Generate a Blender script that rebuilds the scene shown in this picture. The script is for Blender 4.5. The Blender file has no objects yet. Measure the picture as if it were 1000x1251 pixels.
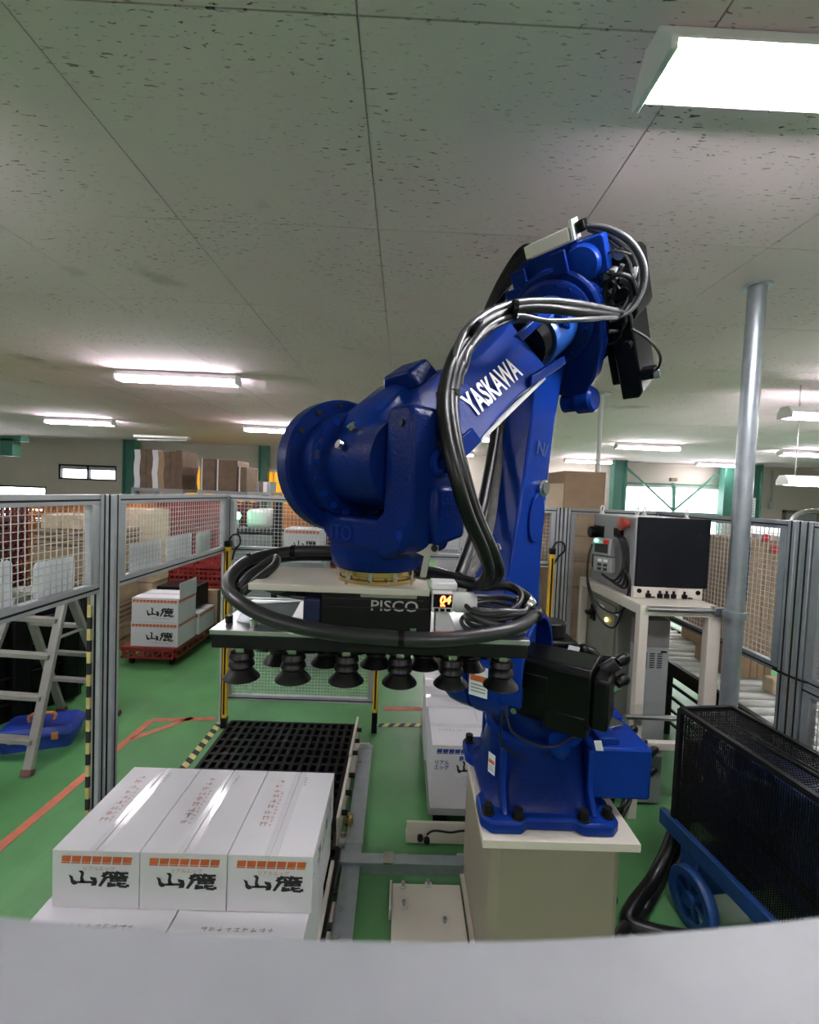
import bpy, bmesh, math, random
from mathutils import Vector, Matrix
random.seed(7)
SC = bpy.context.scene
COL = SC.collection
PI = math.pi
V = Vector

# ------------------------------------------------------------ camera
EYE = V((0, 0, 1.85)); FPX = 540.0
YAW, PITCH, ROLL = .0142, -.0395, .0401
_f = V((math.sin(YAW)*math.cos(PITCH), math.cos(YAW)*math.cos(PITCH), math.sin(PITCH)))
_r = V((math.cos(YAW), -math.sin(YAW), 0)); _u = _r.cross(_f)
CR = _r*math.cos(ROLL) + _u*math.sin(ROLL); CU = -_r*math.sin(ROLL) + _u*math.cos(ROLL); CF = _f
cd = bpy.data.cameras.new('camera'); cam = bpy.data.objects.new('camera', cd); COL.objects.link(cam)
cd.sensor_fit = 'HORIZONTAL'; cd.sensor_width = 36; cd.lens = 36*FPX/1000
cd.clip_start = .02; cd.clip_end = 200
cam.matrix_world = Matrix(((CR.x, CU.x, -CF.x, EYE.x), (CR.y, CU.y, -CF.y, EYE.y), (CR.z, CU.z, -CF.z, EYE.z), (0, 0, 0, 1)))
cd.dof.use_dof = True; cd.dof.focus_distance = 1.9; cd.dof.aperture_fstop = 8.5
SC.camera = cam
def at(px, py, y):                      # the world point seen at a pixel of the 1000 x 1251 frame, at depth y
    d = (px-500)/FPX*CR - (py-625.5)/FPX*CU + CF
    return EYE + d*(y/d.y)
def onz(px, py, z=0):                   # the same on a horizontal plane
    d = (px-500)/FPX*CR - (py-625.5)/FPX*CU + CF
    return EYE + d*((z-EYE.z)/d.z)

# ------------------------------------------------------------ sky, exposure
w = bpy.data.worlds.new('world'); SC.world = w; w.use_nodes = True
bg = w.node_tree.nodes['Background']; bg.inputs[0].default_value = (.93, .97, 1, 1); bg.inputs[1].default_value = 4.0
SC.view_settings.view_transform = 'Standard'; SC.view_settings.look = 'None'
SC.view_settings.gamma = 1; SC.view_settings.use_curve_mapping = False
SC.view_settings.exposure = 1.5
LAMP = 31.0                             # radiance of the ceiling lamps' diffusers

# ------------------------------------------------------------ helpers
def nd(t, k, **kw):
    n = t.nodes.new(k)
    for a, b in kw.items(): setattr(n, a, b)
    return n
def mat(name, col, rough=.5, metal=0., var=.12, scale=6., bump=0., bscale=60., coat=0., spec=.5, alpha=1.):
    m = bpy.data.materials.new(name); m.use_nodes = True; t = m.node_tree
    b = t.nodes['Principled BSDF']; b.inputs['Roughness'].default_value = rough; b.inputs['Metallic'].default_value = metal
    b.inputs['Specular IOR Level'].default_value = spec
    if coat: b.inputs['Coat Weight'].default_value = coat; b.inputs['Coat Roughness'].default_value = .08
    if alpha < 1: b.inputs['Alpha'].default_value = alpha
    g = nd(t, 'ShaderNodeNewGeometry')
    n = nd(t, 'ShaderNodeTexNoise'); n.inputs['Scale'].default_value = scale; n.inputs['Detail'].default_value = 5
    t.links.new(g.outputs['Position'], n.inputs['Vector'])
    mr = nd(t, 'ShaderNodeMapRange'); mr.inputs['From Min'].default_value = .3; mr.inputs['From Max'].default_value = .7
    mr.inputs['To Min'].default_value = 1-var; mr.inputs['To Max'].default_value = 1+var*.6
    t.links.new(n.outputs['Fac'], mr.inputs['Value'])
    h = nd(t, 'ShaderNodeHueSaturation'); h.inputs['Color'].default_value = (*col, 1)
    t.links.new(mr.outputs[0], h.inputs['Value']); t.links.new(h.outputs[0], b.inputs['Base Color'])
    if bump:
        n2 = nd(t, 'ShaderNodeTexNoise'); n2.inputs['Scale'].default_value = bscale; n2.inputs['Detail'].default_value = 3
        t.links.new(g.outputs['Position'], n2.inputs['Vector'])
        bp = nd(t, 'ShaderNodeBump'); bp.inputs['Strength'].default_value = bump; bp.inputs['Distance'].default_value = .004
        t.links.new(n2.outputs['Fac'], bp.inputs['Height']); t.links.new(bp.outputs[0], b.inputs['Normal'])
    return m
def emit(name, col, s):
    m = bpy.data.materials.new(name); m.use_nodes = True; t = m.node_tree
    b = t.nodes['Principled BSDF']; b.inputs['Base Color'].default_value = (*[min(1, c) for c in col], 1)
    b.inputs['Emission Color'].default_value = (*col, 1); b.inputs['Emission Strength'].default_value = s
    return m

WL = {}                                  # world location of every root
class MB:
    def __init__(s): s.v = []; s.f = []
    def add(s, vs, fs):
        o = len(s.v); s.v += [V(v) for v in vs]; s.f += [[o+i for i in f] for f in fs]; return s
    def obx(s, c, sz, ax=None):          # oriented box
        ax = ax or (V((1, 0, 0)), V((0, 1, 0)), V((0, 0, 1))); c = V(c)
        p = [c + ax[0]*(i*sz[0]/2) + ax[1]*(j*sz[1]/2) + ax[2]*(k*sz[2]/2) for k in (-1, 1) for j in (-1, 1) for i in (-1, 1)]
        return s.add(p, [(0, 2, 3, 1), (4, 5, 7, 6), (0, 1, 5, 4), (1, 3, 7, 5), (3, 2, 6, 7), (2, 0, 4, 6)])
    def bx(s, x0, x1, y0, y1, z0, z1): return s.obx(((x0+x1)/2, (y0+y1)/2, (z0+z1)/2), (x1-x0, y1-y0, z1-z0))
    def beam(s, a, b, w_, h_, up=(0, 0, 1)):      # a bar between two points
        a, b = V(a), V(b); t = (b-a).normalized(); up = V(up)
        if abs(t.dot(up)) > .98: up = V((0, 1, 0))
        sd = t.cross(up).normalized(); u2 = sd.cross(t)
        return s.obx((a+b)/2, ((b-a).length, w_, h_), (t, sd, u2))
    def ring(s, c, ax, r, n, ref=None):
        ax = V(ax).normalized(); ref = V(ref) if ref is not None else (V((0, 0, 1)) if abs(ax.z) < .9 else V((1, 0, 0)))
        e1 = (ref - ax*ref.dot(ax)).normalized(); e2 = ax.cross(e1)
        return [V(c)+e1*(r*math.cos(2*PI*i/n))+e2*(r*math.sin(2*PI*i/n)) for i in range(n)]
    def loft(s, rings, cap=True, closed=False):
        n = len(rings[0]); vs = [v for r in rings for v in r]; fs = []
        for k in range(len(rings)-1 + (1 if closed else 0)):
            a = k*n; b = ((k+1) % len(rings))*n
            for i in range(n): fs.append((a+i, a+(i+1) % n, b+(i+1) % n, b+i))
        if cap and not closed:
            fs.append(tuple(reversed(range(n)))); fs.append(tuple(range(len(vs)-n, len(vs))))
        return s.add(vs, fs)
    def cyl(s, a, b, r, r2=None, n=20, cap=True):
        a, b = V(a), V(b); ax = b-a
        return s.loft([s.ring(a, ax, r, n), s.ring(b, ax, r if r2 is None else r2, n)], cap)
    def lathe(s, prof, o, ax, n=24, cap=True):    # prof: (radius, distance along axis)
        o, ax = V(o), V(ax).normalized()
        return s.loft([s.ring(o+ax*h, ax, max(r, 1e-4), n) for r, h in prof], cap)
    def tube(s, pts, r, n=8, sub=6, closed=False):
        P = [V(p) for p in pts]
        Q = []
        m = len(P)
        if sub > 1:
            rng = m if closed else m-1
            for i in range(rng):
                g = lambda j: P[j % m] if closed else P[max(0, min(m-1, j))]
                p0, p1, p2, p3 = g(i-1), g(i), g(i+1), g(i+2)
                for k in range(sub):
                    t = k/sub
                    Q.append(.5*((2*p1)+(p2-p0)*t+(2*p0-5*p1+4*p2-p3)*t*t+(3*p1-p0-3*p2+p3)*t**3))
            if not closed: Q.append(P[-1])
        else: Q = P
        rings = []; e1 = None; L = len(Q)
        for i, q in enumerate(Q):
            if closed: t = Q[(i+1) % L]-Q[i-1]
            else: t = Q[min(i+1, L-1)]-Q[max(i-1, 0)]
            if t.length < 1e-7: t = V((0, 0, 1))
            t.normalize()
            if e1 is None: e1 = t.orthogonal().normalized()
            e1 = (e1-t*e1.dot(t)); e1 = e1.normalized() if e1.length > 1e-6 else t.orthogonal().normalized()
            e2 = t.cross(e1)
            rr = r(i/(L-1)) if callable(r) else r
            rings.append([q+e1*(rr*math.cos(2*PI*k/n))+e2*(rr*math.sin(2*PI*k/n)) for k in range(n)])
        return s.loft(rings, True, closed)
    def prism(s, poly, o, ux, uy, th):   # polygon in plane (ux,uy), thickness vector th
        o, ux, uy, th = V(o), V(ux), V(uy), V(th)
        a = [o+ux*x+uy*y for x, y in poly]
        return s.loft([a, [p+th for p in a]])
    def quad(s, *p): return s.add(p, [tuple(range(len(p)))])
    def sph(s, c, r, n=12, m=8):
        rings = [s.ring(V(c)+V((0, 0, -r*math.cos(PI*k/m))), (0, 0, 1), max(1e-4, r*math.sin(PI*k/m)), n) for k in range(m+1)]
        return s.loft(rings)
    def grid(s, o, ux, uy, L, H, p, t, n_off=0):   # welded wire mesh
        o, ux, uy = V(o), V(ux).normalized(), V(uy).normalized(); w_ = ux.cross(uy)
        k = int(L/p)
        for i in range(1, k+1):
            s.obx(o+ux*(i*L/(k+1))+uy*(H/2), (t, H, t), (ux, uy, w_))
        k = int(H/p)
        for i in range(1, k+1):
            s.obx(o+ux*(L/2)+uy*(i*H/(k+1))+w_*t, (L, t, t), (ux, uy, w_))
        return s
    def text(s, body, size, o, ux, uy, th=.0006, bold=0., align='CENTER', shear=0., sx=1.):
        c = bpy.data.curves.new('t', 'FONT'); c.body = body; c.size = 1; c.align_x = align; c.align_y = 'CENTER'
        c.offset = bold; c.shear = shear; c.resolution_u = 3
        ob = bpy.data.objects.new('t', c); COL.objects.link(ob)
        me = bpy.data.meshes.new_from_object(ob.evaluated_get(bpy.context.evaluated_depsgraph_get()))
        o, ux, uy = V(o), V(ux).normalized(), V(uy).normalized(); nn = ux.cross(uy)
        s.add([o+ux*(v.co.x*size*sx)+uy*(v.co.y*size)+nn*th for v in me.vertices], [tuple(p.vertices) for p in me.polygons])
        bpy.data.objects.remove(ob); bpy.data.curves.remove(c); bpy.data.meshes.remove(me)
        return s
    def build(s, name, m, parent=None, bevel=0., seg=2, smooth=None, label=None, kind=None, sub=0, keep=False, harden=False):
        me = bpy.data.meshes.new(name)
        par = V((0, 0, 0))
        p = parent
        while p is not None: par = par + (WL.get(p.name, V((0, 0, 0)))); p = p.parent
        if parent is None and not keep and s.v:      # own origin at the base of the shape
            lo = V([min(v[i] for v in s.v) for i in range(3)]); hi = V([max(v[i] for v in s.v) for i in range(3)])
            off = V(((lo.x+hi.x)/2, (lo.y+hi.y)/2, lo.z))
        else: off = V((0, 0, 0))
        me.from_pydata([v-par-off for v in s.v], [], s.f)
        bm = bmesh.new(); bm.from_mesh(me); bmesh.ops.recalc_face_normals(bm, faces=bm.faces); bm.to_mesh(me); bm.free()
        me.materials.append(m)
        o = bpy.data.objects.new(name, me); COL.objects.link(o)
        o.location = off
        if parent is not None: o.parent = parent
        elif off.length > 0: WL[o.name] = off
        if bevel:
            b = o.modifiers.new('b', 'BEVEL'); b.width = bevel; b.segments = seg; b.limit_method = 'ANGLE'; b.angle_limit = math.radians(35)
            b.harden_normals = bool(harden)
        if sub:
            q = o.modifiers.new('s', 'SUBSURF'); q.levels = sub; q.render_levels = sub
        if smooth is not None or bevel:
            me.shade_smooth(); me.set_sharp_from_angle(angle=math.radians(smooth if smooth else 40))
        if label: o['label'] = label
        if kind: o['kind'] = kind
        return o
def tag(o, label, cat, group=None, kind=None):
    o['label'] = label; o['category'] = cat
    if group: o['group'] = group
    if kind: o['kind'] = kind
    return o
def thing(name, label, cat, loc=(0, 0, 0), group=None):
    o = bpy.data.objects.new(name, None); o.empty_display_size = .05; COL.objects.link(o); o.location = loc; WL[o.name] = V(loc)
    return tag(o, label, cat, group)
def struct(o): o['kind'] = 'structure'; return o
def copy_tree(o, parent=None):
    c = o.copy(); COL.objects.link(c)
    if parent is not None: c.parent = parent
    for ch in o.children: copy_tree(ch, c)
    return c
def dup(o, dloc=(0, 0, 0), label=None, rz=0):
    c = copy_tree(o); c.location = o.location + V(dloc); c.rotation_euler.z += rz
    WL[c.name] = V(c.location)
    if label: c['label'] = label
    return c

# ------------------------------------------------------------ materials
M = {}
def mk(k, *a, **kw): M[k] = mat(k, *a, **kw)
mk('wall_paint', (.45, .40, .35), .8, var=.08, scale=1.2)
mk('blue_paint', (.004, .028, .22), .22, var=.1, scale=4, bump=.12, bscale=70, spec=.13)
mk('blue_cast', (.003, .016, .13), .26, var=.12, scale=9, bump=.4, bscale=110, spec=.12)
mk('black_plastic', (.003, .003, .0035), .36, var=.3, scale=20, spec=.2)
mk('black_rubber', (.005, .005, .0055), .36, var=.25, scale=25, spec=.4)
mk('black_metal', (.005, .005, .0055), .5, var=.2, spec=.3)
mk('dark_panel', (.006, .0065, .010), .6, spec=.2, var=.15, scale=10)
mk('grey_rubber', (.022, .022, .024), .36, var=.15)
mk('silver_cable', (.14, .14, .15), .25, metal=.3, var=.1)
mk('aluminium', (.46, .48, .51), .4, metal=.3, var=.08, scale=14)
mk('galvanised', (.36, .40, .43), .36, metal=.7, var=.1, scale=18)
mk('steel', (.55, .55, .54), .25, metal=1, var=.1)
mk('brass', (.55, .4, .16), .25, metal=1, var=.15)
mk('pedestal_shaded', (.30, .265, .2), .5, var=.04, scale=3)  # cream darkened, the shade of the unlit front put into the colour
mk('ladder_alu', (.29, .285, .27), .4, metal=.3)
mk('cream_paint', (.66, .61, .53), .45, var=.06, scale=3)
mk('grey_paint', (.27, .28, .28), .45, var=.06)
mk('grey_green', (.2, .2, .175), .5, var=.06)
mk('white_carton', (.70, .69, .73), .5, var=.04, scale=5)
mk('brown_carton', (.36, .245, .15), .8, var=.1, scale=9)
mk('pale_carton', (.62, .49, .34), .8, var=.08, scale=9)
mk('dark_carton', (.16, .11, .075), .85, var=.2, scale=9)
mk('orange_ink', (.62, .13, .03), .6, var=.12, scale=50)
mk('blue_ink', (.02, .06, .24), .6, var=.1)
mk('black_ink', (.012, .012, .014), .6, var=.1)
mk('red_ink', (.55, .33, .31), .6, var=.2, scale=80)
mk('grey_ink', (.3, .3, .31), .6, var=.1)
mk('tape_clear', (.7, .69, .73), .1, var=.02, spec=.9)
mk('red_plastic', (.27, .026, .024), .45, var=.2, scale=5)
mk('burgundy_plastic', (.11, .018, .022), .5, var=.25, scale=5)
mk('orange_plastic', (.55, .2, .05), .5, var=.2)
mk('blue_plastic', (.012, .04, .3), .35, var=.1)
mk('yellow_paint', (.75, .44, .015), .4, var=.08)
mk('tape_red', (.55, .15, .085), .6, var=.2, scale=12)
mk('tape_yellow', (.62, .52, .2), .6, var=.2, scale=12)
mk('white_paper', (.82, .84, .88), .6, var=.05)
mk('white_plastic', (.75, .75, .74), .35, var=.04)
mk('white_metal', (.72, .72, .7), .4, var=.04)
mk('wire', (.6, .6, .58), .4, metal=.3, var=.1)
mk('wire_grey', (.3, .31, .3), .45, metal=.4, var=.1)
mk('green_paint', (.045, .15, .11), .45, var=.12)
mk('rail_paint', (.36, .37, .4), .5, var=.1, scale=22)
mk('fabric_grey', (.1, .095, .095), .9, var=.25, scale=30, bump=.5, bscale=60)
mk('sack_grey', (.16, .19, .23), .8, var=.2, scale=6)
mk('red_button', (.6, .02, .02), .4)
mk('wood', (.3, .19, .1), .7, var=.2, scale=12)
mk('compressor_blue', (.01, .05, .19), .4, var=.1)
M['lamp_glow'] = emit('lamp_glow', (.975, .95, 1), LAMP)
M['led_red'] = emit('led_red', (1, .09, .02), 6)
M['led_green'] = emit('led_green', (.1, 1, .45), 5)
M['led_yellow'] = emit('led_yellow', (1, .8, .1), 5)

# yellow strip curtain, a little light comes through it from outside
m = mat('strip_curtain', (.72, .34, .02), .35, var=.1); M['strip_curtain'] = m
m.node_tree.nodes['Principled BSDF'].inputs['Transmission Weight'].default_value = .35
# clear window glass
m = bpy.data.materials.new('window_glass'); m.use_nodes = True; t = m.node_tree; t.nodes.remove(t.nodes['Principled BSDF'])
tr = nd(t, 'ShaderNodeBsdfTransparent'); tr.inputs[0].default_value = (.93, .95, .95, 1); gl = nd(t, 'ShaderNodeBsdfGlossy'); gl.inputs['Roughness'].default_value = .05
mx = nd(t, 'ShaderNodeMixShader'); mx.inputs[0].default_value = .06
t.links.new(tr.outputs[0], mx.inputs[1]); t.links.new(gl.outputs[0], mx.inputs[2]); t.links.new(mx.outputs[0], t.nodes['Material Output'].inputs[0])
M['window_glass'] = m

# green painted floor, worn and a little glossy
m = mat('floor_paint', (.09, .275, .094), .36, var=.3, scale=1.6, bump=.05, bscale=25); M['floor_paint'] = m
t = m.node_tree; b = t.nodes['Principled BSDF']
g = nd(t, 'ShaderNodeNewGeometry'); n1 = nd(t, 'ShaderNodeTexNoise'); n1.inputs['Scale'].default_value = 3.2; n1.inputs['Detail'].default_value = 9; n1.inputs['Roughness'].default_value = .68
mp = nd(t, 'ShaderNodeMapping'); mp.inputs['Scale'].default_value = (1, .28, 1)
t.links.new(g.outputs['Position'], mp.inputs[0]); t.links.new(mp.outputs[0], n1.inputs['Vector'])
r1 = nd(t, 'ShaderNodeValToRGB'); r1.color_ramp.elements[0].position = .5; r1.color_ramp.elements[1].position = .72
r1.color_ramp.elements[1].color = (.28, .28, .28, 1)
t.links.new(n1.outputs['Fac'], r1.inputs[0])
mx = nd(t, 'ShaderNodeMix', data_type='RGBA'); mx.inputs[7].default_value = (.24, .36, .23, 1)
src = b.inputs['Base Color'].links[0].from_socket
t.links.new(r1.outputs[0], mx.inputs[0]); t.links.new(src, mx.inputs[6]); t.links.new(mx.outputs[2], b.inputs['Base Color'])

# fissured mineral-fibre ceiling board
m = mat('ceiling_board', (.88, .69, .75), .9, var=.05, scale=.7); M['ceiling_board'] = m
t = m.node_tree; b = t.nodes['Principled BSDF']
g = nd(t, 'ShaderNodeNewGeometry'); mp = nd(t, 'ShaderNodeMapping'); mp.inputs['Scale'].default_value = (26, 105, 1)
t.links.new(g.outputs['Position'], mp.inputs[0])
n1 = nd(t, 'ShaderNodeTexNoise'); n1.inputs['Scale'].default_value = 1; n1.inputs['Detail'].default_value = 2; n1.inputs['Distortion'].default_value = .6
t.links.new(mp.outputs[0], n1.inputs['Vector'])
r1 = nd(t, 'ShaderNodeValToRGB'); r1.color_ramp.elements[0].position = .635; r1.color_ramp.elements[1].position = .69
n2 = nd(t, 'ShaderNodeTexNoise'); n2.inputs['Scale'].default_value = 2.0; t.links.new(g.outputs['Position'], n2.inputs['Vector'])
r2 = nd(t, 'ShaderNodeValToRGB'); r2.color_ramp.elements[0].position = .35; r2.color_ramp.elements[1].position = .6
t.links.new(n1.outputs['Fac'], r1.inputs[0]); t.links.new(n2.outputs['Fac'], r2.inputs[0])
mm = nd(t, 'ShaderNodeMath', operation='MULTIPLY'); t.links.new(r1.outputs[0], mm.inputs[0]); t.links.new(r2.outputs[0], mm.inputs[1])
mx = nd(t, 'ShaderNodeMix', data_type='RGBA'); mx.inputs[7].default_value = (.10, .085, .075, 1)
src = b.inputs['Base Color'].links[0].from_socket
t.links.new(mm.outputs[0], mx.inputs[0]); t.links.new(src, mx.inputs[6])
# old water stains
n3 = nd(t, 'ShaderNodeTexNoise'); n3.inputs['Scale'].default_value = 1.7; n3.inputs['Detail'].default_value = 4; t.links.new(g.outputs['Position'], n3.inputs['Vector'])
r3 = nd(t, 'ShaderNodeValToRGB'); r3.color_ramp.elements[0].position = .66; r3.color_ramp.elements[1].position = .8; r3.color_ramp.elements[1].color = (.6, .6, .6, 1)
t.links.new(n3.outputs['Fac'], r3.inputs[0])
mx2 = nd(t, 'ShaderNodeMix', data_type='RGBA'); mx2.inputs[7].default_value = (.2, .15, .12, 1)
t.links.new(r3.outputs[0], mx2.inputs[0]); t.links.new(mx.outputs[2], mx2.inputs[6]); t.links.new(mx2.outputs[2], b.inputs['Base Color'])
# ------------------------------------------------------------ the room
CEIL = 3.066; YB = 13.0; XL, XR, YF = -13.5, 13.5, -5.0
struct(MB().bx(XL, XR, YF, YB, -.1, 0).build('floor', M['floor_paint'], keep=True))
ceiling = struct(MB().bx(XL-.2, XR+.2, YF-.2, YB+.2, CEIL+.012, CEIL+.15).build('ceiling', M['ceiling_board'], keep=True))
TS = .91; TX0, TY0 = -1.0772, 1.1807
tile = None
for j in range(-3, 7):
    for i in range(-8, 9):
        x, y = TX0+i*TS, TY0+j*TS
        if y > 0 and abs(x+TS/2) > (y+TS)*1.0+.9: continue
        if y <= 0 and abs(x) > 2.2: continue
        if tile is None:
            tile = MB().obx((0, 0, CEIL+.006), (TS-.005, TS-.005, .012)).build('ceiling_tile', M['ceiling_board'], ceiling, keep=True)
            o = tile
        else:
            o = tile.copy(); COL.objects.link(o); o.parent = ceiling
        o.location = (x+TS/2, y+TS/2, 0)
# back wall with real openings: left slit window, half hidden left window, wide window on the right, door on the right, curtain opening
def px_x(px, py=590, y=YB): return at(px, py, y).x
def wall_with_holes(name, holes, x0, x1, y0, y1, z0, z1, m):
    xs = sorted({x0, x1, *[h[0] for h in holes], *[h[1] for h in holes]})
    mb = MB()
    for a, b in zip(xs, xs[1:]):
        zs = [(h[2], h[3]) for h in holes if h[0] <= a+1e-6 and h[1] >= b-1e-6]
        z = z0
        for p, q in sorted(zs):
            if p > z: mb.bx(a, b, y0, y1, z, p)
            z = q
        if z < z1: mb.bx(a, b, y0, y1, z, z1)
    return struct(mb.build(name, m, keep=True))
def rect(p0, p1, y=YB):
    a, b = at(*p0, y), at(*p1, y); return [min(a.x, b.x), max(a.x, b.x), min(a.z, b.z), max(a.z, b.z)]
W1 = rect((71, 564), (142, 588)); W2 = rect((-60, 590), (56, 640)); W3 = rect((762, 592), (882, 690)); W4 = rect((228, 572), (372, 720))
W3[2] = .9; W4[2] = 0.02; W1[3] -= .06
holes = [W1, W2, W3, W4]
wb = wall_with_holes('wall_back', holes, XL, XR, YB, YB+.2, 0, CEIL, M['wall_paint'])
struct(MB().bx(XL-.2, XL, YF, YB+.2, 0, CEIL).build('wall_left', M['wall_paint'], keep=True))
struct(MB().bx(XR, XR+.2, YF, YB+.2, 0, CEIL).build('wall_right', M['wall_paint'], keep=True))
struct(MB().bx(XL-.2, XR+.2, YF-.2, YF, 0, CEIL).build('wall_front', M['wall_paint'], keep=True))
def window(n, h, mull, frost=0):
    x0, x1, z0, z1 = h
    mb = MB(); t_ = .05
    mb.bx(x0, x1, YB+.02, YB+.12, z0, z0+t_); mb.bx(x0, x1, YB+.02, YB+.12, z1-t_, z1)
    mb.bx(x0, x0+t_, YB+.02, YB+.12, z0, z1); mb.bx(x1-t_, x1, YB+.02, YB+.12, z0, z1)
    for k in mull: mb.bx(x0+(x1-x0)*k-.03, x0+(x1-x0)*k+.03, YB+.02, YB+.12, z0, z1)
    f = struct(mb.build('window_%d' % n, M['white_metal' if n == 3 else 'black_metal'], keep=True))  # wide window's frame whitened, the glare swallowing it put into the colour
    ks = [0]+list(mull)+[1]
    for a, b in zip(ks, ks[1:]):
        MB().bx(x0+(x1-x0)*a+.02, x0+(x1-x0)*b-.02, YB+.06, YB+.068, z0+.02, z1-.02).build('pane', M['window_glass'], f, keep=True)
    return f
window(1, W1, [.5]); window(2, W2, [.42]); window(3, W3, [.5])
# blind cloth drawn over the upper part of the slit window
MB().bx(W1[0]+.05, W1[1]-.05, YB+.03, YB+.04, W1[2]+.30, W1[3]-.05).build('window_blind', mat('blind', (.42, .40, .44), .8), bpy.data.objects['window_1'], keep=True)
# the strip curtain in the doorway: single overlapping strips
ct = thing('strip_curtain', 'orange yellow strip curtain hung across the doorway of the back wall', 'curtain', ((W4[0]+W4[1])/2, YB-.05, 0))
MB().bx(W4[0]-.1, W4[1]+.1, YB-.06, YB-.01, W4[3], W4[3]+.07).build('curtain_rail', M['white_metal'], ct)
ns = 14; sw = (W4[1]-W4[0])/ns
for k in range(ns):
    MB().bx(W4[0]+k*sw, W4[0]+(k+1)*sw+.03, YB-.05+.008*(k % 2), YB-.045+.008*(k % 2), .02, W4[3]).build('strip', M['strip_curtain'], ct)

# green steel frame standing before the back wall
def column(px0, px1, label, z1=CEIL, y=YB-.4, py=590):
    a, b = at(px0, py, y), at(px1, py, y)
    r = thing('steel_column', label, 'column', ((a.x+b.x)/2, y, 0), 'green steel columns')
    wd = b.x-a.x
    MB().bx(a.x, a.x+.03, y-.12, y+.12, 0, z1).build('flange', M['green_paint'], r)
    MB().bx(b.x-.03, b.x, y-.12, y+.12, 0, z1).build('flange', M['green_paint'], r)
    MB().bx(a.x+.03, b.x-.03, y-.015, y+.015, 0, z1).build('web', M['green_paint'], r)
    return r
column(152, 167, 'green steel column left of the standing cardboard sheets')
column(316, 327, 'short green steel column above the orange curtain', y=YB-.3)
column(747, 763, 'green steel column left of the wide bright window')
column(881, 900, 'green steel column right of the wide bright window', y=YB-.5)
column(912, 927, 'second green steel column right of the wide window, beside the tall pole', y=YB-.7)
br = thing('window_brace', 'thin green steel diagonal braces crossing the wide bright window', 'brace', at(822, 624, YB-.3))
pc = at(822, 624, YB-.3)
MB().beam(at(764, 570, YB-.3), pc, .05, .05).build('brace_bar', M['green_paint'], br)
MB().beam(at(882, 574, YB-.3), pc, .05, .05).build('brace_bar', M['green_paint'], br)
MB().beam(at(822, 590, YB-.3), pc, .07, .07).build('post', M['green_paint'], br)
MB().obx(at(822, 586, YB-.3), (.18, .1, .1)).build('junction_box', M['dark_carton'], br)
MB().beam(at(763, 590, YB-.25), at(884, 594, YB-.25), .05, .05).build('cross_bar', M['green_paint'], br)
MB().beam(at(790, 627, YB-.3), at(880, 631, YB-.3), .1, .16).build('lower_bar', M['green_paint'], br)
# green beam stub at the upper left
bl = thing('beam_bracket', 'dark green steel beam bracket under the ceiling at far left', 'bracket', at(13, 546, 9))
MB().obx(at(13, 547, 9), (.24, .2, .34)).build('bracket_box', M['green_paint'], bl)
MB().obx(at(15, 536, 9), (.5, .2, .1)).build('bracket_arm', M['green_paint'], bl)
# door frame on the right
dr = rect((955, 623), (994, 700)); dr[2] = 0
d1 = struct(MB().bx(dr[0], dr[0]+.08, YB-.06, YB-.001, 0, dr[3]).bx(dr[1]-.08, dr[1], YB-.06, YB-.001, 0, dr[3]).bx(dr[0], dr[1], YB-.06, YB-.001, dr[3]-.08, dr[3]).build('door_1', M['dark_carton'], keep=True))
MB().bx(dr[0]+.08, dr[1]-.08, YB-.04, YB-.002, 0, dr[3]-.08).build('door_leaf', M['grey_paint'], d1, keep=True)
# conduit on the right of the wall and a small sign board
cp = thing('wall_conduit', 'thin conduit with a switch box hanging down the right back wall', 'conduit', at(941, 620, YB-.1))
MB().tube([at(944, 575, YB-.1), at(944, 600, YB-.1), at(941, 625, YB-.1)], .02, 6, 3).build('pipe', M['grey_paint'], cp)
MB().obx(at(941, 617, YB-.1), (.1, .06, .2)).build('switch_box', M['grey_paint'], cp)
sg = thing('notice_board', 'small white notice sheet between the right green columns', 'sign', at(917, 628, 9))
MB().obx(at(917, 620, 9), (.17, .01, .4)).build('board', M['white_paper'], sg)
mb = MB()
for k in range(6): mb.obx(at(917, 612+k*3.2, 8.99), (.12, .003, .016))
mb.build('notice_print', M['grey_ink'], sg)
q_ = at(917, 630, 9.03); MB().bx(q_.x-.02, q_.x+.02, 9.01, 9.05, 0, q_.z+.3).build('stand_post', M['grey_paint'], sg)

# ------------------------------------------------------------ ceiling lamps
def lamp(x, y, z, label, wires=0, wd=.15, L=1.26, rz=0, sh=.5, lip=0):
    r = thing('ceiling_lamp', label, 'lamp', (x, y, z), 'fluorescent ceiling lamps')
    h = L/2
    MB().prism([(-wd*.3, .05), (wd*.3, .05), (wd*sh, -.006-lip), (wd*sh, -.012-lip), (wd*.3, -.012), (-wd*.3, -.012), (-wd*sh, -.012-lip), (-wd*sh, -.006-lip)], (x-h, y, z), (0, 1, 0), (0, 0, 1), (L, 0, 0)).build('lamp_body', M['white_metal'], r, .002)
    for s in (-1, 1):
        MB().prism([(-wd*max(sh, .56), -.062), (wd*max(sh, .56), -.062), (wd*max(sh, .56), -.006-lip), (wd*.3, .05), (-wd*.3, .05), (-wd*max(sh, .56), -.006-lip)], (x+s*h, y, z), (0, 1, 0), (0, 0, 1), (s*.02, 0, 0)).build('end_cap', M['white_plastic'], r, .003)
        MB().cyl((x-h+.004, y+s*wd*.34, z-.044), (x+h-.004, y+s*wd*.34, z-.044), .0155, n=10).build('tube', M['lamp_glow'], r, smooth=60)
    if wires:
        for s in (-1, 1): MB().cyl((x+s*h*.8, y, z+.05), (x+s*h*.8, y, CEIL), .006, n=6).build('hanger', M['steel'], r)
    r.rotation_euler.z = rz
    return r
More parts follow.
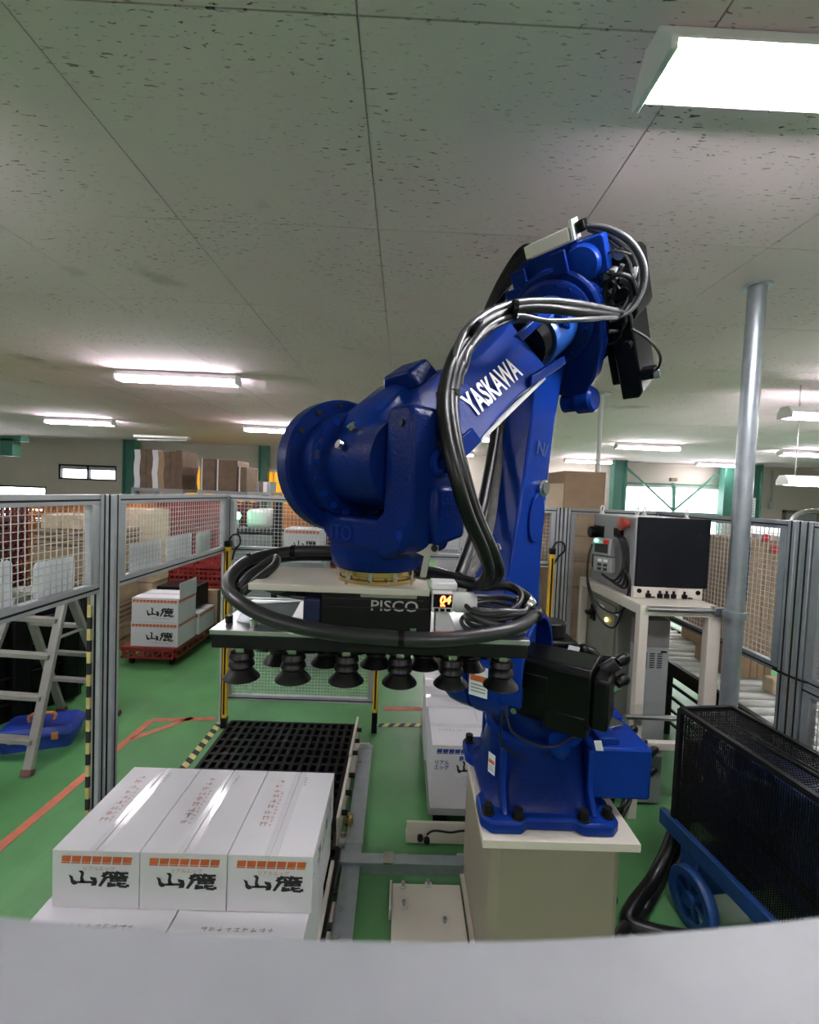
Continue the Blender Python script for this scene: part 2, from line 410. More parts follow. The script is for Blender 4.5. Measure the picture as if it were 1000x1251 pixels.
lamp(1.25, 1.195, CEIL-.052, 'nearest and largest fluorescent lamp, at the upper right of the ceiling', wd=.115, sh=.8, lip=.024)
lamp(-2.49, 4.88, CEIL-.052, 'fluorescent lamp above the left fence, second largest in view')
lamp(-6.34, 8.75, CEIL-.052, 'small fluorescent lamp above the slit window at far left')
lamp(-2.5, 8.72, CEIL-.052, "fluorescent lamp just left of the robot's wrist")
lamp(1.2, 8.72, CEIL-.052, 'fluorescent lamp seen right under the blue forearm, upper of two')
lamp(1.2, 12.1, CEIL-.052, 'lower, farther fluorescent lamp seen under the blue forearm')
lamp(4.9, 8.96, CEIL-.052, 'fluorescent lamp above the wide window, left of the tall pole')
lamp(5.0, 12.1, CEIL-.1, 'fluorescent lamp above the brown carton tower, hung on short wires', 1)
lamp(8.6, 12.05, CEIL-.052, 'far fluorescent lamp right above the window, behind the tall pole')
lamp(4.32, 4.3, 2.8, 'wire-hung fluorescent lamp right of the tall pole, upper one', 1)
lamp(4.95, 5.0, 2.19, 'low wire-hung fluorescent lamp right of the tall pole, above the mesh fence', 1)
lamp(8.3, 9.0, CEIL-.052, 'small fluorescent lamp at the right edge, between the wire-hung lamps')
for x, y, q in ((-2.49, 1.2, 'left of the view, level with the nearest lamp'), (-2.49, -2.5, 'behind the camera on the left'), (1.24, -2.5, 'behind the camera in the middle'), (4.95, 1.2, 'right of the view, level with the nearest lamp'), (4.95, -2.5, 'behind the camera on the right'), (-6.3, 4.88, 'added as fill far left beyond the mesh'), (-6.3, 1.2, 'added as fill far left, level with the nearest lamp'), (-6.3, -2.5, 'added as fill far left behind the camera'), (8.65, 4.9, 'added as fill far right beyond the conveyor'), (8.65, 1.2, 'added as fill far right, level with the nearest lamp')):
    lamp(x, y, CEIL-.052, 'fluorescent lamp out of the picture, '+q)  # far left and far right ones are added to even the ceiling light
# lamp that is switched off, near the curtain
r = thing('ceiling_lamp', 'switched-off thin fluorescent lamp above the standing cardboard sheets', 'lamp', at(198, 534, 10))
MB().obx(at(198, 534, 10), (1.2, .12, .05)).build('lamp_body', M['white_metal'], r)
MB().cyl(at(168, 537, 10), at(228, 538, 10), .016, n=8).build('tube', M['white_plastic'], r)

# ------------------------------------------------------------ floor tapes
def tape(name, a, b, wd, m, label, cat='floor tape', group=None):
    a, b = V((a[0], a[1], 0)), V((b[0], b[1], 0)); t_ = (b-a).normalized(); s_ = V((-t_.y, t_.x, 0))*wd/2; u = V((0, 0, .0025))
    vs = [a-s_, b-s_, b+s_, a+s_]
    return tag(MB().loft([vs, [v+u for v in vs]]).build(name, m), label, cat, group)
p = [onz(-60, 1085), onz(185, 880), onz(262, 878), onz(235, 877)]
tape('floor_tape', p[0], p[1], .055, M['tape_red'], 'long orange red floor tape running along the left fence')
tape('floor_tape', p[1], p[2], .05, M['tape_red'], 'short orange tape across the floor to the fence corner')
tape('floor_tape', onz(160, 903), p[3], .045, M['tape_red'], 'short diagonal orange tape joining the two floor lines')
tape('floor_tape', onz(468, 866), onz(520, 866), .06, M['tape_red'], 'faded orange floor tape before the white cartons behind the robot')
def tiger(a, b, n, wd, label):
    a, b = V((a[0], a[1], 0)), V((b[0], b[1], 0))
    r = thing('hazard_tape', label, 'floor tape', a); t_ = (b-a)/n; s_ = V((-t_.y, t_.x, 0)).normalized()*wd/2
    for k in range(n):
        p0 = a+t_*k; p1 = a+t_*(k+1); sk = t_*.35
        vs = [p0-s_-sk, p1-s_-sk, p1+s_+sk, p0+s_+sk]
        MB().loft([vs, [v+V((0, 0, .003)) for v in vs]]).build('stripe', M['tape_yellow' if k % 2 else 'black_ink'], r)
tiger(onz(268, 884), onz(216, 948), 14, .05, 'yellow and black hazard tape on the floor left of the black pallet')
tiger(onz(462, 886), onz(520, 886), 9, .05, 'yellow and black hazard tape on the floor beside the back light curtain')
# ------------------------------------------------------------ the safety fence
FX, FY, RX = -1.36, 3.43, 2.0
def panel(a, b, z0, z1, label, m='aluminium', wire='wire', pitch=.03, fw=.045, mid=()):
    a, b = V((a[0], a[1], 0)), V((b[0], b[1], 0)); t_ = (b-a).normalized(); u = V((0, 0, 1))
    r = thing('mesh_fence', label, 'fence', (a+b)/2+u*z0, 'aluminium mesh fence panels of the robot cell')
    L = (b-a).length
    for z in (z0+fw/2, z1-fw/2): MB().beam(a+u*z, b+u*z, fw*.8, fw).build('rail', M[m], r, .003)
    for k in (z0+fw/2, z1-fw/2):
        n_ = t_.cross(u)
        for s in (-1, 1): MB().beam(a+u*(k-.002)+n_*(s*fw*.4), b+u*(k-.002)+n_*(s*fw*.4), .004, .008).build('groove', M['black_metal'], r)
    for q in (a+t_*fw/2, b-t_*fw/2): MB().beam(q+u*(z0+fw), q+u*(z1-fw), fw*.8, fw).build('stile', M[m], r, .003)
    for q in mid: MB().beam(a.lerp(b, q)+u*(z0+fw), a.lerp(b, q)+u*(z1-fw), fw*.8, fw).build('stile', M[m], r, .003)
    MB().grid(a+t_*fw+u*(z0+fw), t_, u, L-2*fw, z1-z0-2*fw, pitch, .0028).build('wire_mesh', M[wire], r, kind='stuff')
    return r
def post(x, y, z1, label, w_=.045, m='aluminium'):
    r = thing('fence_post', label, 'post', (x, y, 0), 'aluminium posts of the robot cell fence')
    MB().bx(x-w_/2, x+w_/2, y-w_/2, y+w_/2, .01, z1).build('upright', M[m], r, .003)
    for dx, dy in ((0, -1), (1, 0), (-1, 0), (0, 1)):
        MB().obx((x+dx*w_/2, y+dy*w_/2, (z1+.02)/2), (.009 if dx == 0 else .002, .009 if dy == 0 else .002, z1-.02)).build('groove', M['black_metal'], r)
    MB().bx(x-w_*.64, x+w_*.64, y-w_*.9, y+w_*.9, 0, .012).build('foot_plate', M[m], r)
    return r
ZT, ZM = 1.795, 1.355
panel((FX, .95), (FX, 1.975), ZM, ZT, 'mesh fence panel at the far left edge, above the stepladder')
post(FX, 2.0, ZT, 'left one of the twin fence posts behind the stepladder, nearest on the left')
post(FX, 2.09, ZT, 'right one of the twin fence posts, its edge against the panel above the red dolly')
panel((FX, 2.115), (FX, 3.385), ZM, ZT, 'mesh fence panel on the left above the red dolly')
post(FX, FY, ZT, 'left back corner post of the fence beside the light curtain')
# black-yellow warning tape on the near twin post
r = thing('post_hazard_tape', 'black and yellow warning tape down the edge of the near left fence post', 'tape', (FX-.03, 1.97, .05))
for k in range(24):
    MB().bx(FX-.028, FX-.012, 1.966, 1.9765, .05+k*.052, .05+(k+1)*.052).build('stripe', M['tape_yellow' if k % 2 else 'black_ink'], r)
# back fence
panel((FX+.03, FY), (-.18, FY), ZM, ZT, 'mesh panel of the back fence left of the robot wrist')
panel((-.13, FY), (1.0, FY), ZM, ZT, 'mesh panel of the back fence behind the robot arm')
post(-.155, FY, ZT, 'back fence post between the wrist and the yellow light curtain', .03)
post(1.215, FY, ZT, 'left one of the twin back posts beside the tower of brown cartons')
post(1.275, FY, ZT, 'right one of the twin back posts, against the tower of brown cartons')
panel((1.0, FY), (1.19, FY), ZM-.03, ZT, 'narrow mesh panel of the back fence just right of the lower arm')
panel((1.30, FY), (RX-.03, FY), .25, ZT, 'tall mesh panel of the back fence before the tower of brown cartons', wire='wire_grey', m='grey_paint')
panel((FX+.03, FY), (-.18, FY), .19, 1.0, 'low mesh panel of the back fence below the gripper', pitch=.025)
# right fence
post(RX, FY, ZT, 'back right corner post behind the control cabinet', m='grey_paint')
panel((RX, 2.25), (RX, FY-.03), 1.0, ZT, 'mesh fence panel on the right behind the tall pole', wire='wire', m='galvanised')
post(RX, 2.22, ZT, 'far one of the twin posts at the right edge of the photo', m='galvanised')
post(RX, 2.13, ZT, 'near one of the twin posts at the right edge of the photo', m='galvanised')
panel((RX, 1.1), (RX, 2.1), .1, 1.0, 'low mesh panel at the right edge behind the black mesh guard', wire='wire_grey', m='galvanised')
panel((RX, 1.1), (RX, 2.1), 1.0, ZT, 'mesh panel at the right edge of the photo, upper one', wire='wire_grey', m='galvanised')
r = thing('cable_tie', 'black cable tie looped round the twin posts at right', 'cable tie', (RX, 2.15, 1.0))
MB().tube([(RX-.03, 2.09, 1.02), (RX+.035, 2.09, 1.02), (RX+.035, 2.26, 1.015), (RX-.032, 2.255, 1.015)], .006, 6, 4, True).build('strap', M['black_plastic'], r)
# the front rail the photograph is taken over
rl = [at(-160, 1120, .128), at(0, 1139, .13), at(250, 1160, .132), at(500, 1170, .133), at(750, 1164, .137), at(1000, 1138, .144), at(1160, 1116, .15)]
pts = []
for i in range(len(rl)-1):
    for k in range(4): pts.append(rl[i].lerp(rl[i+1], k/4))
# smooth the rail's gentle bow
for _ in range(6): pts = [pts[0]]+[(pts[i-1]+pts[i]*2+pts[i+1])/4 for i in range(1, len(pts)-1)]+[pts[-1]]
prof = [(.006, -.002), (.004, 0), (-.040, 0), (-.043, -.003), (-.043, -.04), (.006, -.04)]
mb = MB(); mb.loft([[p+V((0, y, z)) for y, z in prof] for p in pts])
tag(mb.build('front_rail', M['rail_paint'], smooth=30), 'blurred pale grey top rail of the fence right before the camera', 'rail')

# white sheets hung on the mesh
def sheet(px0, px1, py0, py1, label, m='white_paper', x=FX-.012):
    def yx(px, py):
        d = (px-500)/FPX*CR - (py-625.5)/FPX*CU + CF; return EYE + d*(x/d.x)
    a, b = yx(px0, (py0[0]+py1[0])/2), yx(px1, (py0[1]+py1[1])/2)
    c0, c1 = yx(px0, py0[0]), yx(px0, py1[0])
    z1, z0 = c0.z, c1.z; rr = .02
    poly = []
    for cx, cz, s in ((b.y-rr, z1-rr, 0), (a.y+rr, z1-rr, 1), (a.y+rr, z0+rr, 2), (b.y-rr, z0+rr, 3)):
        for k in range(4): t_ = PI/2*s+PI/2*k/3; poly.append((cx+rr*math.cos(t_), cz+rr*math.sin(t_)))
    return tag(MB().prism(poly, (x, 0, 0), (0, 1, 0), (0, 0, 1), (-.002, 0, 0)).build('notice_sheet', M[m]), label, 'sheet', 'sheets hung behind the left mesh')
sheet(-22, 15, (690, 690), (760, 760), 'white sheet behind the mesh cut by the left edge of the photo')
sheet(41, 91, (688, 680), (734, 720), 'large white sheet behind the mesh above the stepladder')
sheet(158, 197, (665, 658), (712, 700), 'white sheet behind the mesh right of the twin posts, largest of three')
sheet(203, 234, (656, 651), (694, 685), 'white sheet behind the mesh in the middle of three')
m = mat('pale_green_paper', (.5, .62, .58), .6); M['pale_green_paper'] = m
sheet(240, 257, (651, 646), (679, 672), 'pale greenish sheet behind the mesh nearest the corner post', 'pale_green_paper')

# light curtains: yellow posts with black ends
def curtain(px, py0, y, z0, label):
    top = at(px, py0, y); x = top.x
    r = thing('light_curtain', label, 'light curtain', (x, y, 0), 'yellow light curtain posts')
    MB().bx(x-.017, x+.017, y-.02, y+.02, z0, top.z).build('housing', M['yellow_paint'], r, .003)
    MB().bx(x-.006, x+.006, y-.023, y-.0195, z0+.03, top.z-.03).build('lens_strip', M['black_plastic'], r)
    MB().bx(x-.021, x+.021, y-.024, y+.024, top.z, top.z+.045).build('end_cap', M['black_plastic'], r, .004)
    MB().bx(x-.021, x+.021, y-.024, y+.024, 0, z0).build('foot', M['black_plastic'], r, .004)
    MB().tube([(x, y, top.z+.04), (x+.03, y, top.z+.09), (x+.08, y-.01, top.z+.09), (x+.09, y-.01, top.z+.03), (x+.05, y, top.z-.02), (x+.02, y+.03, top.z-.1)], .007, 6).build('cable', M['black_rubber'], r)
    return r
curtain(279, 668, 3.36, .08, 'yellow light curtain post at the left back corner behind the gripper')
curtain(464, 700, 3.36, .16, 'yellow light curtain post in the middle, under the gripper')
curtain(674, 677, 3.36, .12, 'yellow light curtain post left of the tower of brown cartons')

# ------------------------------------------------------------ poles
tp = onz(925, 349, CEIL); 
r = thing('ceiling_pole', 'tall thick galvanised pole with a ceiling flange, right of the control table', 'pole', (tp.x, tp.y, 0))
MB().cyl((tp.x, tp.y, .02), (tp.x, tp.y, CEIL-.005), .0445, n=28).build('tube', M['galvanised'], r, smooth=40)
MB().cyl((tp.x, tp.y, CEIL-.012), (tp.x, tp.y, CEIL), .07, n=28).build('flange', M['galvanised'], r, smooth=40)
MB().cyl((tp.x, tp.y, 0), (tp.x, tp.y, .014), .085, n=28).build('base_flange', M['galvanised'], r, smooth=40)
TPX, TPY = tp.x, tp.y
tp = onz(735, 481, CEIL)
r = thing('ceiling_pole', 'thin far pole rising to the ceiling behind the brown carton tower', 'pole', (tp.x, tp.y, 0))
MB().cyl((tp.x, tp.y, 0), (tp.x, tp.y, CEIL), .026, n=16).build('tube', M['white_metal'], r, smooth=40)
MB().cyl((tp.x, tp.y, CEIL-.012), (tp.x, tp.y, CEIL), .11, n=20).build('flange', M['galvanised'], r, smooth=40)
MB().cyl((tp.x, tp.y, 0), (tp.x, tp.y, .012), .06, n=16).build('base_flange', M['galvanised'], r, smooth=40)
# ------------------------------------------------------------ the palletising robot
PT = .65                                            # pedestal plate top
pd = thing('robot_pedestal', 'cream steel pedestal block with a wide top plate under the blue robot', 'pedestal', (.6, 1.83, 0))
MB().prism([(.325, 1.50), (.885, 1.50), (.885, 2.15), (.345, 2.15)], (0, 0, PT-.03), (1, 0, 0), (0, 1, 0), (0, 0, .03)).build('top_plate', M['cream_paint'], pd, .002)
MB().prism([(.395, 1.545), (.82, 1.545), (.845, 1.565), (.845, 2.12), (.365, 2.12), (.365, 1.575)], (0, 0, .015), (1, 0, 0), (0, 1, 0), (0, 0, PT-.045)).build('body', M['pedestal_shaded'], pd, .006)
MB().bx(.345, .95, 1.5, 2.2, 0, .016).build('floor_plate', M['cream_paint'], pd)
MB().bx(.846, .90, 1.72, 1.9, .32, .5).build('side_bracket', M['cream_paint'], pd, .004)
MB().bx(.585, .589, 1.5435, 1.546, .1, .4).build('weld_seam', M['pedestal_shaded'], pd)

RB = V((.58, 1.81, PT))
rob = thing('industrial_robot', 'large blue industrial robot arm on the cream pedestal', 'robot', RB)
X, Y, Z = V((1, 0, 0)), V((0, 1, 0)), V((0, 0, 1))
D = V((-.755, -.656, 0)); A = V((.656, -.755, 0))
B1, B2 = M['blue_paint'], M['blue_cast']
def px_(P, a=0, d=0, z=0): return P + A*a + D*d + Z*z
# base casting: ear flange, drum, ribs
def rounded(cx, cy, hx, hy, r, n=5):
    out = []
    for s, (sx, sy) in enumerate(((1, 1), (-1, 1), (-1, -1), (1, -1))):
        for k in range(n): t_ = PI/2*s+PI/2*k/(n-1); out.append((cx+sx*(hx-r)+r*math.cos(t_), cy+sy*(hy-r)+r*math.sin(t_)))
    return out
ear = [(-.255, -.25), (-.22, -.285), (-.11, -.285), (-.085, -.262), (.085, -.262), (.11, -.285), (.22, -.285), (.25, -.255), (.25, -.14), (.225, -.1), (.225, .1), (.25, .14), (.25, .25), (.22, .285), (.1, .285), (.07, .26), (-.07, .26), (-.1, .285), (-.22, .285), (-.255, .25), (-.255, .14), (-.225, .1), (-.225, -.1), (-.255, -.14)]
base = MB().prism(ear, RB, X, Y, Z*.045).build('base_flange', B1, rob, .01)
for x, y in ((-.225, -.235), (-.12, -.255), (.12, -.255), (.215, -.235), (-.225, .235), (-.12, .255), (.12, .255), (.215, .235)):
    b = MB().cyl(RB+V((x, y, .045)), RB+V((x, y, .05)), .024, n=16).build('washer', M['black_metal'], base)
    MB().cyl(RB+V((x, y, .05)), RB+V((x, y, .078)), .017, n=12).build('bolt', M['black_metal'], base, smooth=40)
mb = MB(); secs = []
for z, h, r_ in ((.04, .228, .1), (.075, .205, .12), (.2, .19, .15), (.262, .182, .17)):
    secs.append([RB+V((x, y, z)) for x, y in rounded(0, 0, h, h*1.02, r_, 7)])
MB().loft(secs).build('base_body', B2, rob, smooth=50)
for sx in (-1, 1):
    MB().prism([(0, .045), (.075, .045), (.028, .12), (.022, .262), (0, .262)], RB+V((sx*.165-.011, -.175, 0)), V((0, -1, 0)), Z, X*.022).build('rib', B1, rob, .005)
    MB().prism([(0, .045), (.075, .045), (.028, .12), (.022, .262), (0, .262)], RB+V((sx*.165-.011, .175, 0)), V((0, 1, 0)), Z, X*.022).build('rib', B1, rob, .005)
MB().lathe([(.195, .262), (.2, .266), (.2, .285), (.19, .29)], RB, Z, 36).build('turntable_ring', B1, rob, smooth=40)
# connector box on the right of the base
jb = MB().bx(RB.x+.165, RB.x+.40, RB.y-.19, RB.y+.17, RB.z+.075, RB.z+.275).build('connection_box', B1, rob, .012)
MB().bx(RB.x+.20, RB.x+.28, RB.y-.17, RB.y-.07, RB.z+.275, RB.z+.302).build('box_step', B1, jb, .005)
MB().bx(RB.x+.185, RB.x+.27, RB.y+.02, RB.y+.12, RB.z+.275, RB.z+.33).build('box_step', B1, jb, .006)
MB().obx(RB+V((.27, -.03, .287)), (.17, .09, .012), (V((.9, .43, 0)), V((-.43, .9, 0)), Z)).build('box_bracket', M['steel'], jb, .002)
MB().prism(rounded(0, 0, .11, .06, .02), RB+V((.29, .09, .274)), X, Y, Z*.01).build('box_cover', B1, jb, .003)
for k, (y, z) in enumerate(((-.1, .215), (-.02, .2), (.06, .215), (-.1, .13), (0, .12))):
    c = MB().cyl(RB+V((.40, y, z)), RB+V((.435, y, z)), .023, n=14).build('connector', M['steel' if k < 2 else 'black_plastic'], jb, smooth=40)
    MB().tube([RB+V((.43, y, z)), RB+V((.48, y+.03, z-.005)), RB+V((.52, y+.12, z-.08)), RB+V((.52, y+.25, z-.24)), RB+V((.5, y+.38, -PT+.2+.02*k)), RB+V((.53+.03*k, y+.6, -PT+.02)), RB+V((.62, y+.9, -PT+.02))], .012, 7).build('cable', M['black_rubber'], jb, smooth=60)
for z in (-.03, -.08):
    MB().tube([RB+V((.3, .1, z+.02)), RB+V((.33, -.02, z-.03)), RB+V((.4, 0, z-.05)), RB+V((.5, .1, z+.03)), RB+V((.62, .35, z+.05))], .006, 6).build('thin_cable', M['black_rubber'], jb, smooth=60)

# swing body carrying the second axis
C2 = px_(V((RB.x, RB.y, 0)), d=.2) + Z*1.20
# neck: from the turntable up into the axis housing
secs = []
for k, (z, w_, l, sh) in enumerate(((.935, .175, .18, 0), (.98, .165, .185, .02), (1.04, .14, .18, .08), (1.12, .13, .17, .14), (1.24, .11, .15, .17))):
    c = V((RB.x, RB.y, z)) + D*sh
    secs.append([c + A*(w_*math.cos(2*PI*i/24)) + D*(l*math.sin(2*PI*i/24)) for i in range(24)])
MB().loft(secs).build('swing_body', B2, rob, smooth=60)
SA = V((.84, -.543, 0)); SD = V((-.543, -.84, 0))
far = MB().lathe([(.11, -.225), (.155, -.215), (.172, -.19), (.178, -.15), (.178, -.108), (.168, -.1)], C2, SA, 40).build('shoulder_hub', B1, rob, smooth=35)
hs = MB().lathe([(.168, -.098), (.182, -.088), (.182, .02), (.17, .035), (.1, .04)], C2, SA, 40).build('shoulder_housing', B1, rob, smooth=35)
# arched rim plate round the motor side
arc = []
for k in range(19):
    t_ = math.radians(-20+220*k/18); arc.append((.215*math.cos(t_), .215*math.sin(t_)))
for k in range(18, -1, -1):
    t_ = math.radians(-20+220*k/18); arc.append((.195*math.cos(t_), .195*math.sin(t_)))
ac = C2 - SD*.04 + SA*.0
MB().prism(arc, ac + SA*.03, -SD, Z, SA*.075).build('motor_guard_rim', B1, rob, .004)
MB().prism([(.19*math.cos(2*PI*k/32), .19*math.sin(2*PI*k/32)) for k in range(32)], ac + SA*.02, -SD, Z, SA*.02).build('motor_flange', B1, rob, .003)
# motor block
mo = C2 - SD*.035 + Z*-.035
mot = MB().prism([(-.105, -.09), (-.085, -.115), (.09, -.115), (.105, -.09), (.105, .095), (.085, .115), (-.085, .115), (-.105, .095)], mo + SA*.04, -SD, Z, SA*.27).build('shoulder_motor', M['black_plastic'], rob, .006)
MB().prism([(-.11, .0), (.11, .0), (.11, .045), (-.11, .06)], mo + SA*.05, -SD, Z, SA*.12).build('motor_cover', M['black_plastic'], mot, .005)
MB().prism([(-.108, -.122), (.1, -.122), (.1, -.06), (-.108, -.05)], mo + SA*.16, -SD, Z, SA*.14).build('motor_cover', M['black_plastic'], mot, .005)
MB().prism([(-.085, -.09), (.085, -.09), (.085, .085), (-.085, .085)], mo + SA*.31, -SD, Z, SA*.055).build('motor_end', M['black_plastic'], mot, .01)
for z in (.09, -.09):
    MB().cyl(mo + SD*.1 + SA*.055 + Z*z, mo + SD*.118 + SA*.055 + Z*z, .011, n=10).build('bolt', M['steel'], mot)
for z, d_ in ((.075, .05), (-.01, .075)):
    q = mo + SA*.33 - SD*d_ + Z*z
    MB().cyl(q, q + SA*.04 + Z*.04, .026, .024, n=14).build('plug', M['grey_rubber' if z > 0 else 'steel'], mot, smooth=40)
    MB().tube([q+SA*.04+Z*.04, q+SA*.06+Z*.055-SD*.03, q+SA*.05+Z*.02-SD*.09, q-SA*.02-SD*.12], .018, 8).build('cable', M['black_rubber'], mot, smooth=60)
# swing motor standing behind
sm = RB + V((.1, .13, 0))
swm = MB().lathe([(.085, .27), (.085, .5), (.075, .52), (.06, .535)], sm, Z, 24).build('swing_motor', M['black_plastic'], rob, smooth=40)
MB().bx(sm.x-.09, sm.x+.09, sm.y-.09, sm.y+.09, RB.z+.52, RB.z+.60).build('motor_cover', M['black_plastic'], swm, .012)
MB().cyl(sm+Z*.60, sm+Z*.665, .062, n=24).build('motor_cap', M['black_rubber'], swm, .006, smooth=40)
MB().tube([sm+V((.07, -.05, .56)), sm+V((.15, -.08, .56)), sm+V((.19, -.1, .5)), sm+V((.2, -.12, .42)), sm+V((.17, -.16, .38))], .019, 10).build('cable', M['black_rubber'], swm, smooth=60)
for p in ((.12, -.07, .56), (.185, -.1, .5)):
    MB().sph(sm+V(p), .028, 10, 6).build('elbow_plug', M['black_plastic'], swm, smooth=60)
MB().obx(sm+V((.06, -.11, .575)), (.05, .003, .03), (V((.95, 0, -.2)), Y, V((.2, 0, .95)))).build('cable_label', M['white_paper'], swm)
MB().tube([sm+V((.06, -.11, .56)), sm+V((.1, -.14, .47)), sm+V((.16, -.18, .36)), sm+V((.14, -.2, .3))], .004, 5).build('thin_cable', M['black_rubber'], swm)
MB().tube([C2+SA*.045+SD*.14+Z*-.06, C2+SA*.08+SD*.16+Z*-.16, C2+SA*.2+SD*.1+Z*-.2, C2+SA*.3+SD*.05+Z*-.12], .0045, 5).build('thin_cable', M['black_rubber'], mot)
MB().tube([C2+SA*.045+SD*.16+Z*-.1, C2+SA*.03+SD*.12+Z*-.24, C2+SA*.1+SD*.05+Z*-.3], .0045, 5).build('thin_cable', M['black_rubber'], mot)
MB().lathe([(.001, 0), (.03, .01), (.04, .05), (.036, .08), (.001, .085)], at(684, 915, 1.55)-Z*.03, Z+SD*.3, 16).build('lower_boss', B1, rob, smooth=60)
MB().obx(at(731, 911, 1.36), (.022, .003, .03), (V((.8, -.5, .3)).normalized(), V((.5, .8, 0)).normalized(), V((-.24, .15, .96)).normalized())).build('cable_label', M['white_paper'], mot)

# lower arm
P2 = C2 + A*-.06; P3 = P2 - D*.20 + Z*1.25
n3 = (P3-P2).normalized(); e3 = A; q3 = n3.cross(e3).normalized()
if q3.dot(D) < 0: q3 = -q3
LA = (P3-P2).length
secs = []
for t_, wa, wd, da in ((-.10, .075, .135, 0), (.0, .085, .15, 0), (.18, .088, .125, 0), (.45, .078, .10, 0), (.8, .07, .085, 0), (1.02, .066, .085, 0), (1.25, .066, .10, 0)):
    c = P2 + n3*t_ + A*da
    secs.append([c + A*x + q3*y for x, y in ((-wa, -wd), (wa, -wd), (wa, wd), (-wa, wd))])
la = MB().loft(secs).build('lower_arm', B1, rob, .014, 3, harden=True)
c = P2 + n3*.64 + A*.078
MB().lathe([(.034, -.01), (.034, .012), (.024, .016), (.024, .022)], c-q3*.03+n3*.07, A, 20).build('arm_boss', M['steel'], la, smooth=40)
MB().prism([(.05*math.cos(2*PI*k/24), .1*math.sin(2*PI*k/24)) for k in range(24)], c-q3*.015-n3*.05-A*.012, q3, n3, A*.022).build('arm_pocket_cover', B1, la, .004)
MB().text('N/', .075, P2+n3*.86+A*.0755, q3*-1, n3, bold=.02).build('arm_mark', M['blue_ink'], la)

# forearm line
E0 = V((.556, 1.767, 2.545)); W0 = V((-.062, 1.157, 1.923))
F = (W0-E0).normalized(); N = (Z - F*Z.dot(F)).normalized()          # along the forearm, up across it
def fp(t_, a=0, n=0): return E0 + F*t_ + A*a + N*n
# elbow casting: round face with a tapered foot, body behind
prof = [(.225*math.cos(math.radians(k)), .225*math.sin(math.radians(k))) for k in range(-20, 201, 10)] + [(-.2, -.2), (-.12, -.33), (-.02, -.38), (.07, -.38), (.14, -.3), (.2, -.16)]
el = MB().prism(prof, fp(-.12), A, N, F*.10).build('elbow_casting', B2, rob, .012)
MB().lathe([(.185, -.03), (.19, -.02), (.19, 0), (.178, .008), (.14, .012)], E0, F, 44).build('bolt_ring', B2, el, smooth=35)
for k in range(16):
    t_ = 2*PI*k/16; c = fp(.0, .165*math.cos(t_), .165*math.sin(t_))
    MB().cyl(c, c+F*.012, .009, n=8).build('bolt', M['blue_cast'], el)
MB().prism([(-.19, .02), (.20, .02), (.20, .235), (.12, .27), (-.12, .27), (-.19, .2)], fp(-.32), A, N, F*.2).build('elbow_body', B2, el, .01)
MB().prism([(-.17, -.28), (.13, -.28), (.19, -.1), (.19, .05), (-.19, .05)], fp(-.30), A, N, F*.18).build('elbow_body', B2, el, .015)
# stepped bracket plates along the top
for a0, a1, n0, n1, t0 in ((-.215, -.13, .06, .195, -.05), (-.17, -.095, .17, .265, -.06), (.06, .125, .19, .275, -.02), (-.13, .155, .2, .285, -.10)):
    MB().prism([(a0, n0), (a1, n0), (a1, n1), (a0, n1)], fp(t0), A, N, F*.02).build('bracket_plate', B2, el, .002)
MB().lathe([(.075, -.14), (.08, -.06), (.07, -.04), (.05, -.035)], fp(0, .165, .19), F, 24).build('elbow_cap', B1, el, smooth=40)
MB().prism(rounded(0, 0, .075, .075, .02), fp(-.12, .19, .2), A, N, F*.05).build('cap_plate', B1, el, .005)
MB().obx(fp(-.15, .0, .315), (.07, .22, .055), (F, A, N)).build('junction_box', M['cream_paint'], el, .004)
MB().obx(fp(-.15, .125, .325), (.07, .014, .08), (F, A, N)).build('box_end', M['white_plastic'], el, .002)
MB().obx(fp(-.15, .155, .325), (.045, .04, .045), (F, A, N)).build('box_plug', M['black_plastic'], el, .006)
# lower bosses of the elbow joint
for a_, r_ in ((.10, .065), (.02, .05)):
    MB().lathe([(r_, -.04), (r_, .03), (r_*.8, .045)], fp(-.06, a_-.04, -.42), A, 20).build('joint_boss', B1, el, smooth=40)
# black motors and covers behind on the right
for nm, a0, a1, n0, n1, t0, t1 in (('elbow_motor', .2, .30, -.48, -.06, -.36, -.14), ('elbow_motor', .19, .32, -.12, .16, -.40, -.16), ('elbow_motor', -.05, .2, .15, .25, -.4, -.28), ('elbow_motor', .1, .22, -.46, -.18, -.48, -.3)):
    MB().prism([(a0, n0), (a1-.02, n0), (a1, n0+.03), (a1, n1-.03), (a1-.02, n1), (a0, n1)], fp(t0), A, N, F*(t1-t0)).build(nm, M['black_plastic'], el, .008)
for a_, n_, r_, m_ in ((.25, .17, .03, 'grey_paint'), (.29, .08, .034, 'black_plastic'), (.22, .10, .022, 'steel'), (.235, .06, .02, 'steel'), (.3, .24, .024, 'steel'), (.25, -.02, .035, 'black_plastic'), (.27, -.14, .022, 'black_plastic')):
    c = fp(-.155, a_, n_-.07)
    MB().cyl(c, c+F*.05, r_, r_*.9, n=14).build('connector', M[m_], el, smooth=40)
for k in range(9):                                   # tangle of cables hanging over the motors
    a_ = .2+.13*random.random(); rr = random.uniform(.03, .09); n_ = random.uniform(-.12, .13)
    pts = [fp(-.10+.03*random.random(), a_+rr*math.cos(q+k), n_+rr*math.sin(q+k)*1.2) for q in (0, .9, 1.8, 2.7, 3.6, 4.5)]
    MB().tube(pts, random.choice((.005, .008, .01)), 6).build('cable', M[random.choice(('black_rubber', 'black_rubber', 'silver_cable'))], el, smooth=60)
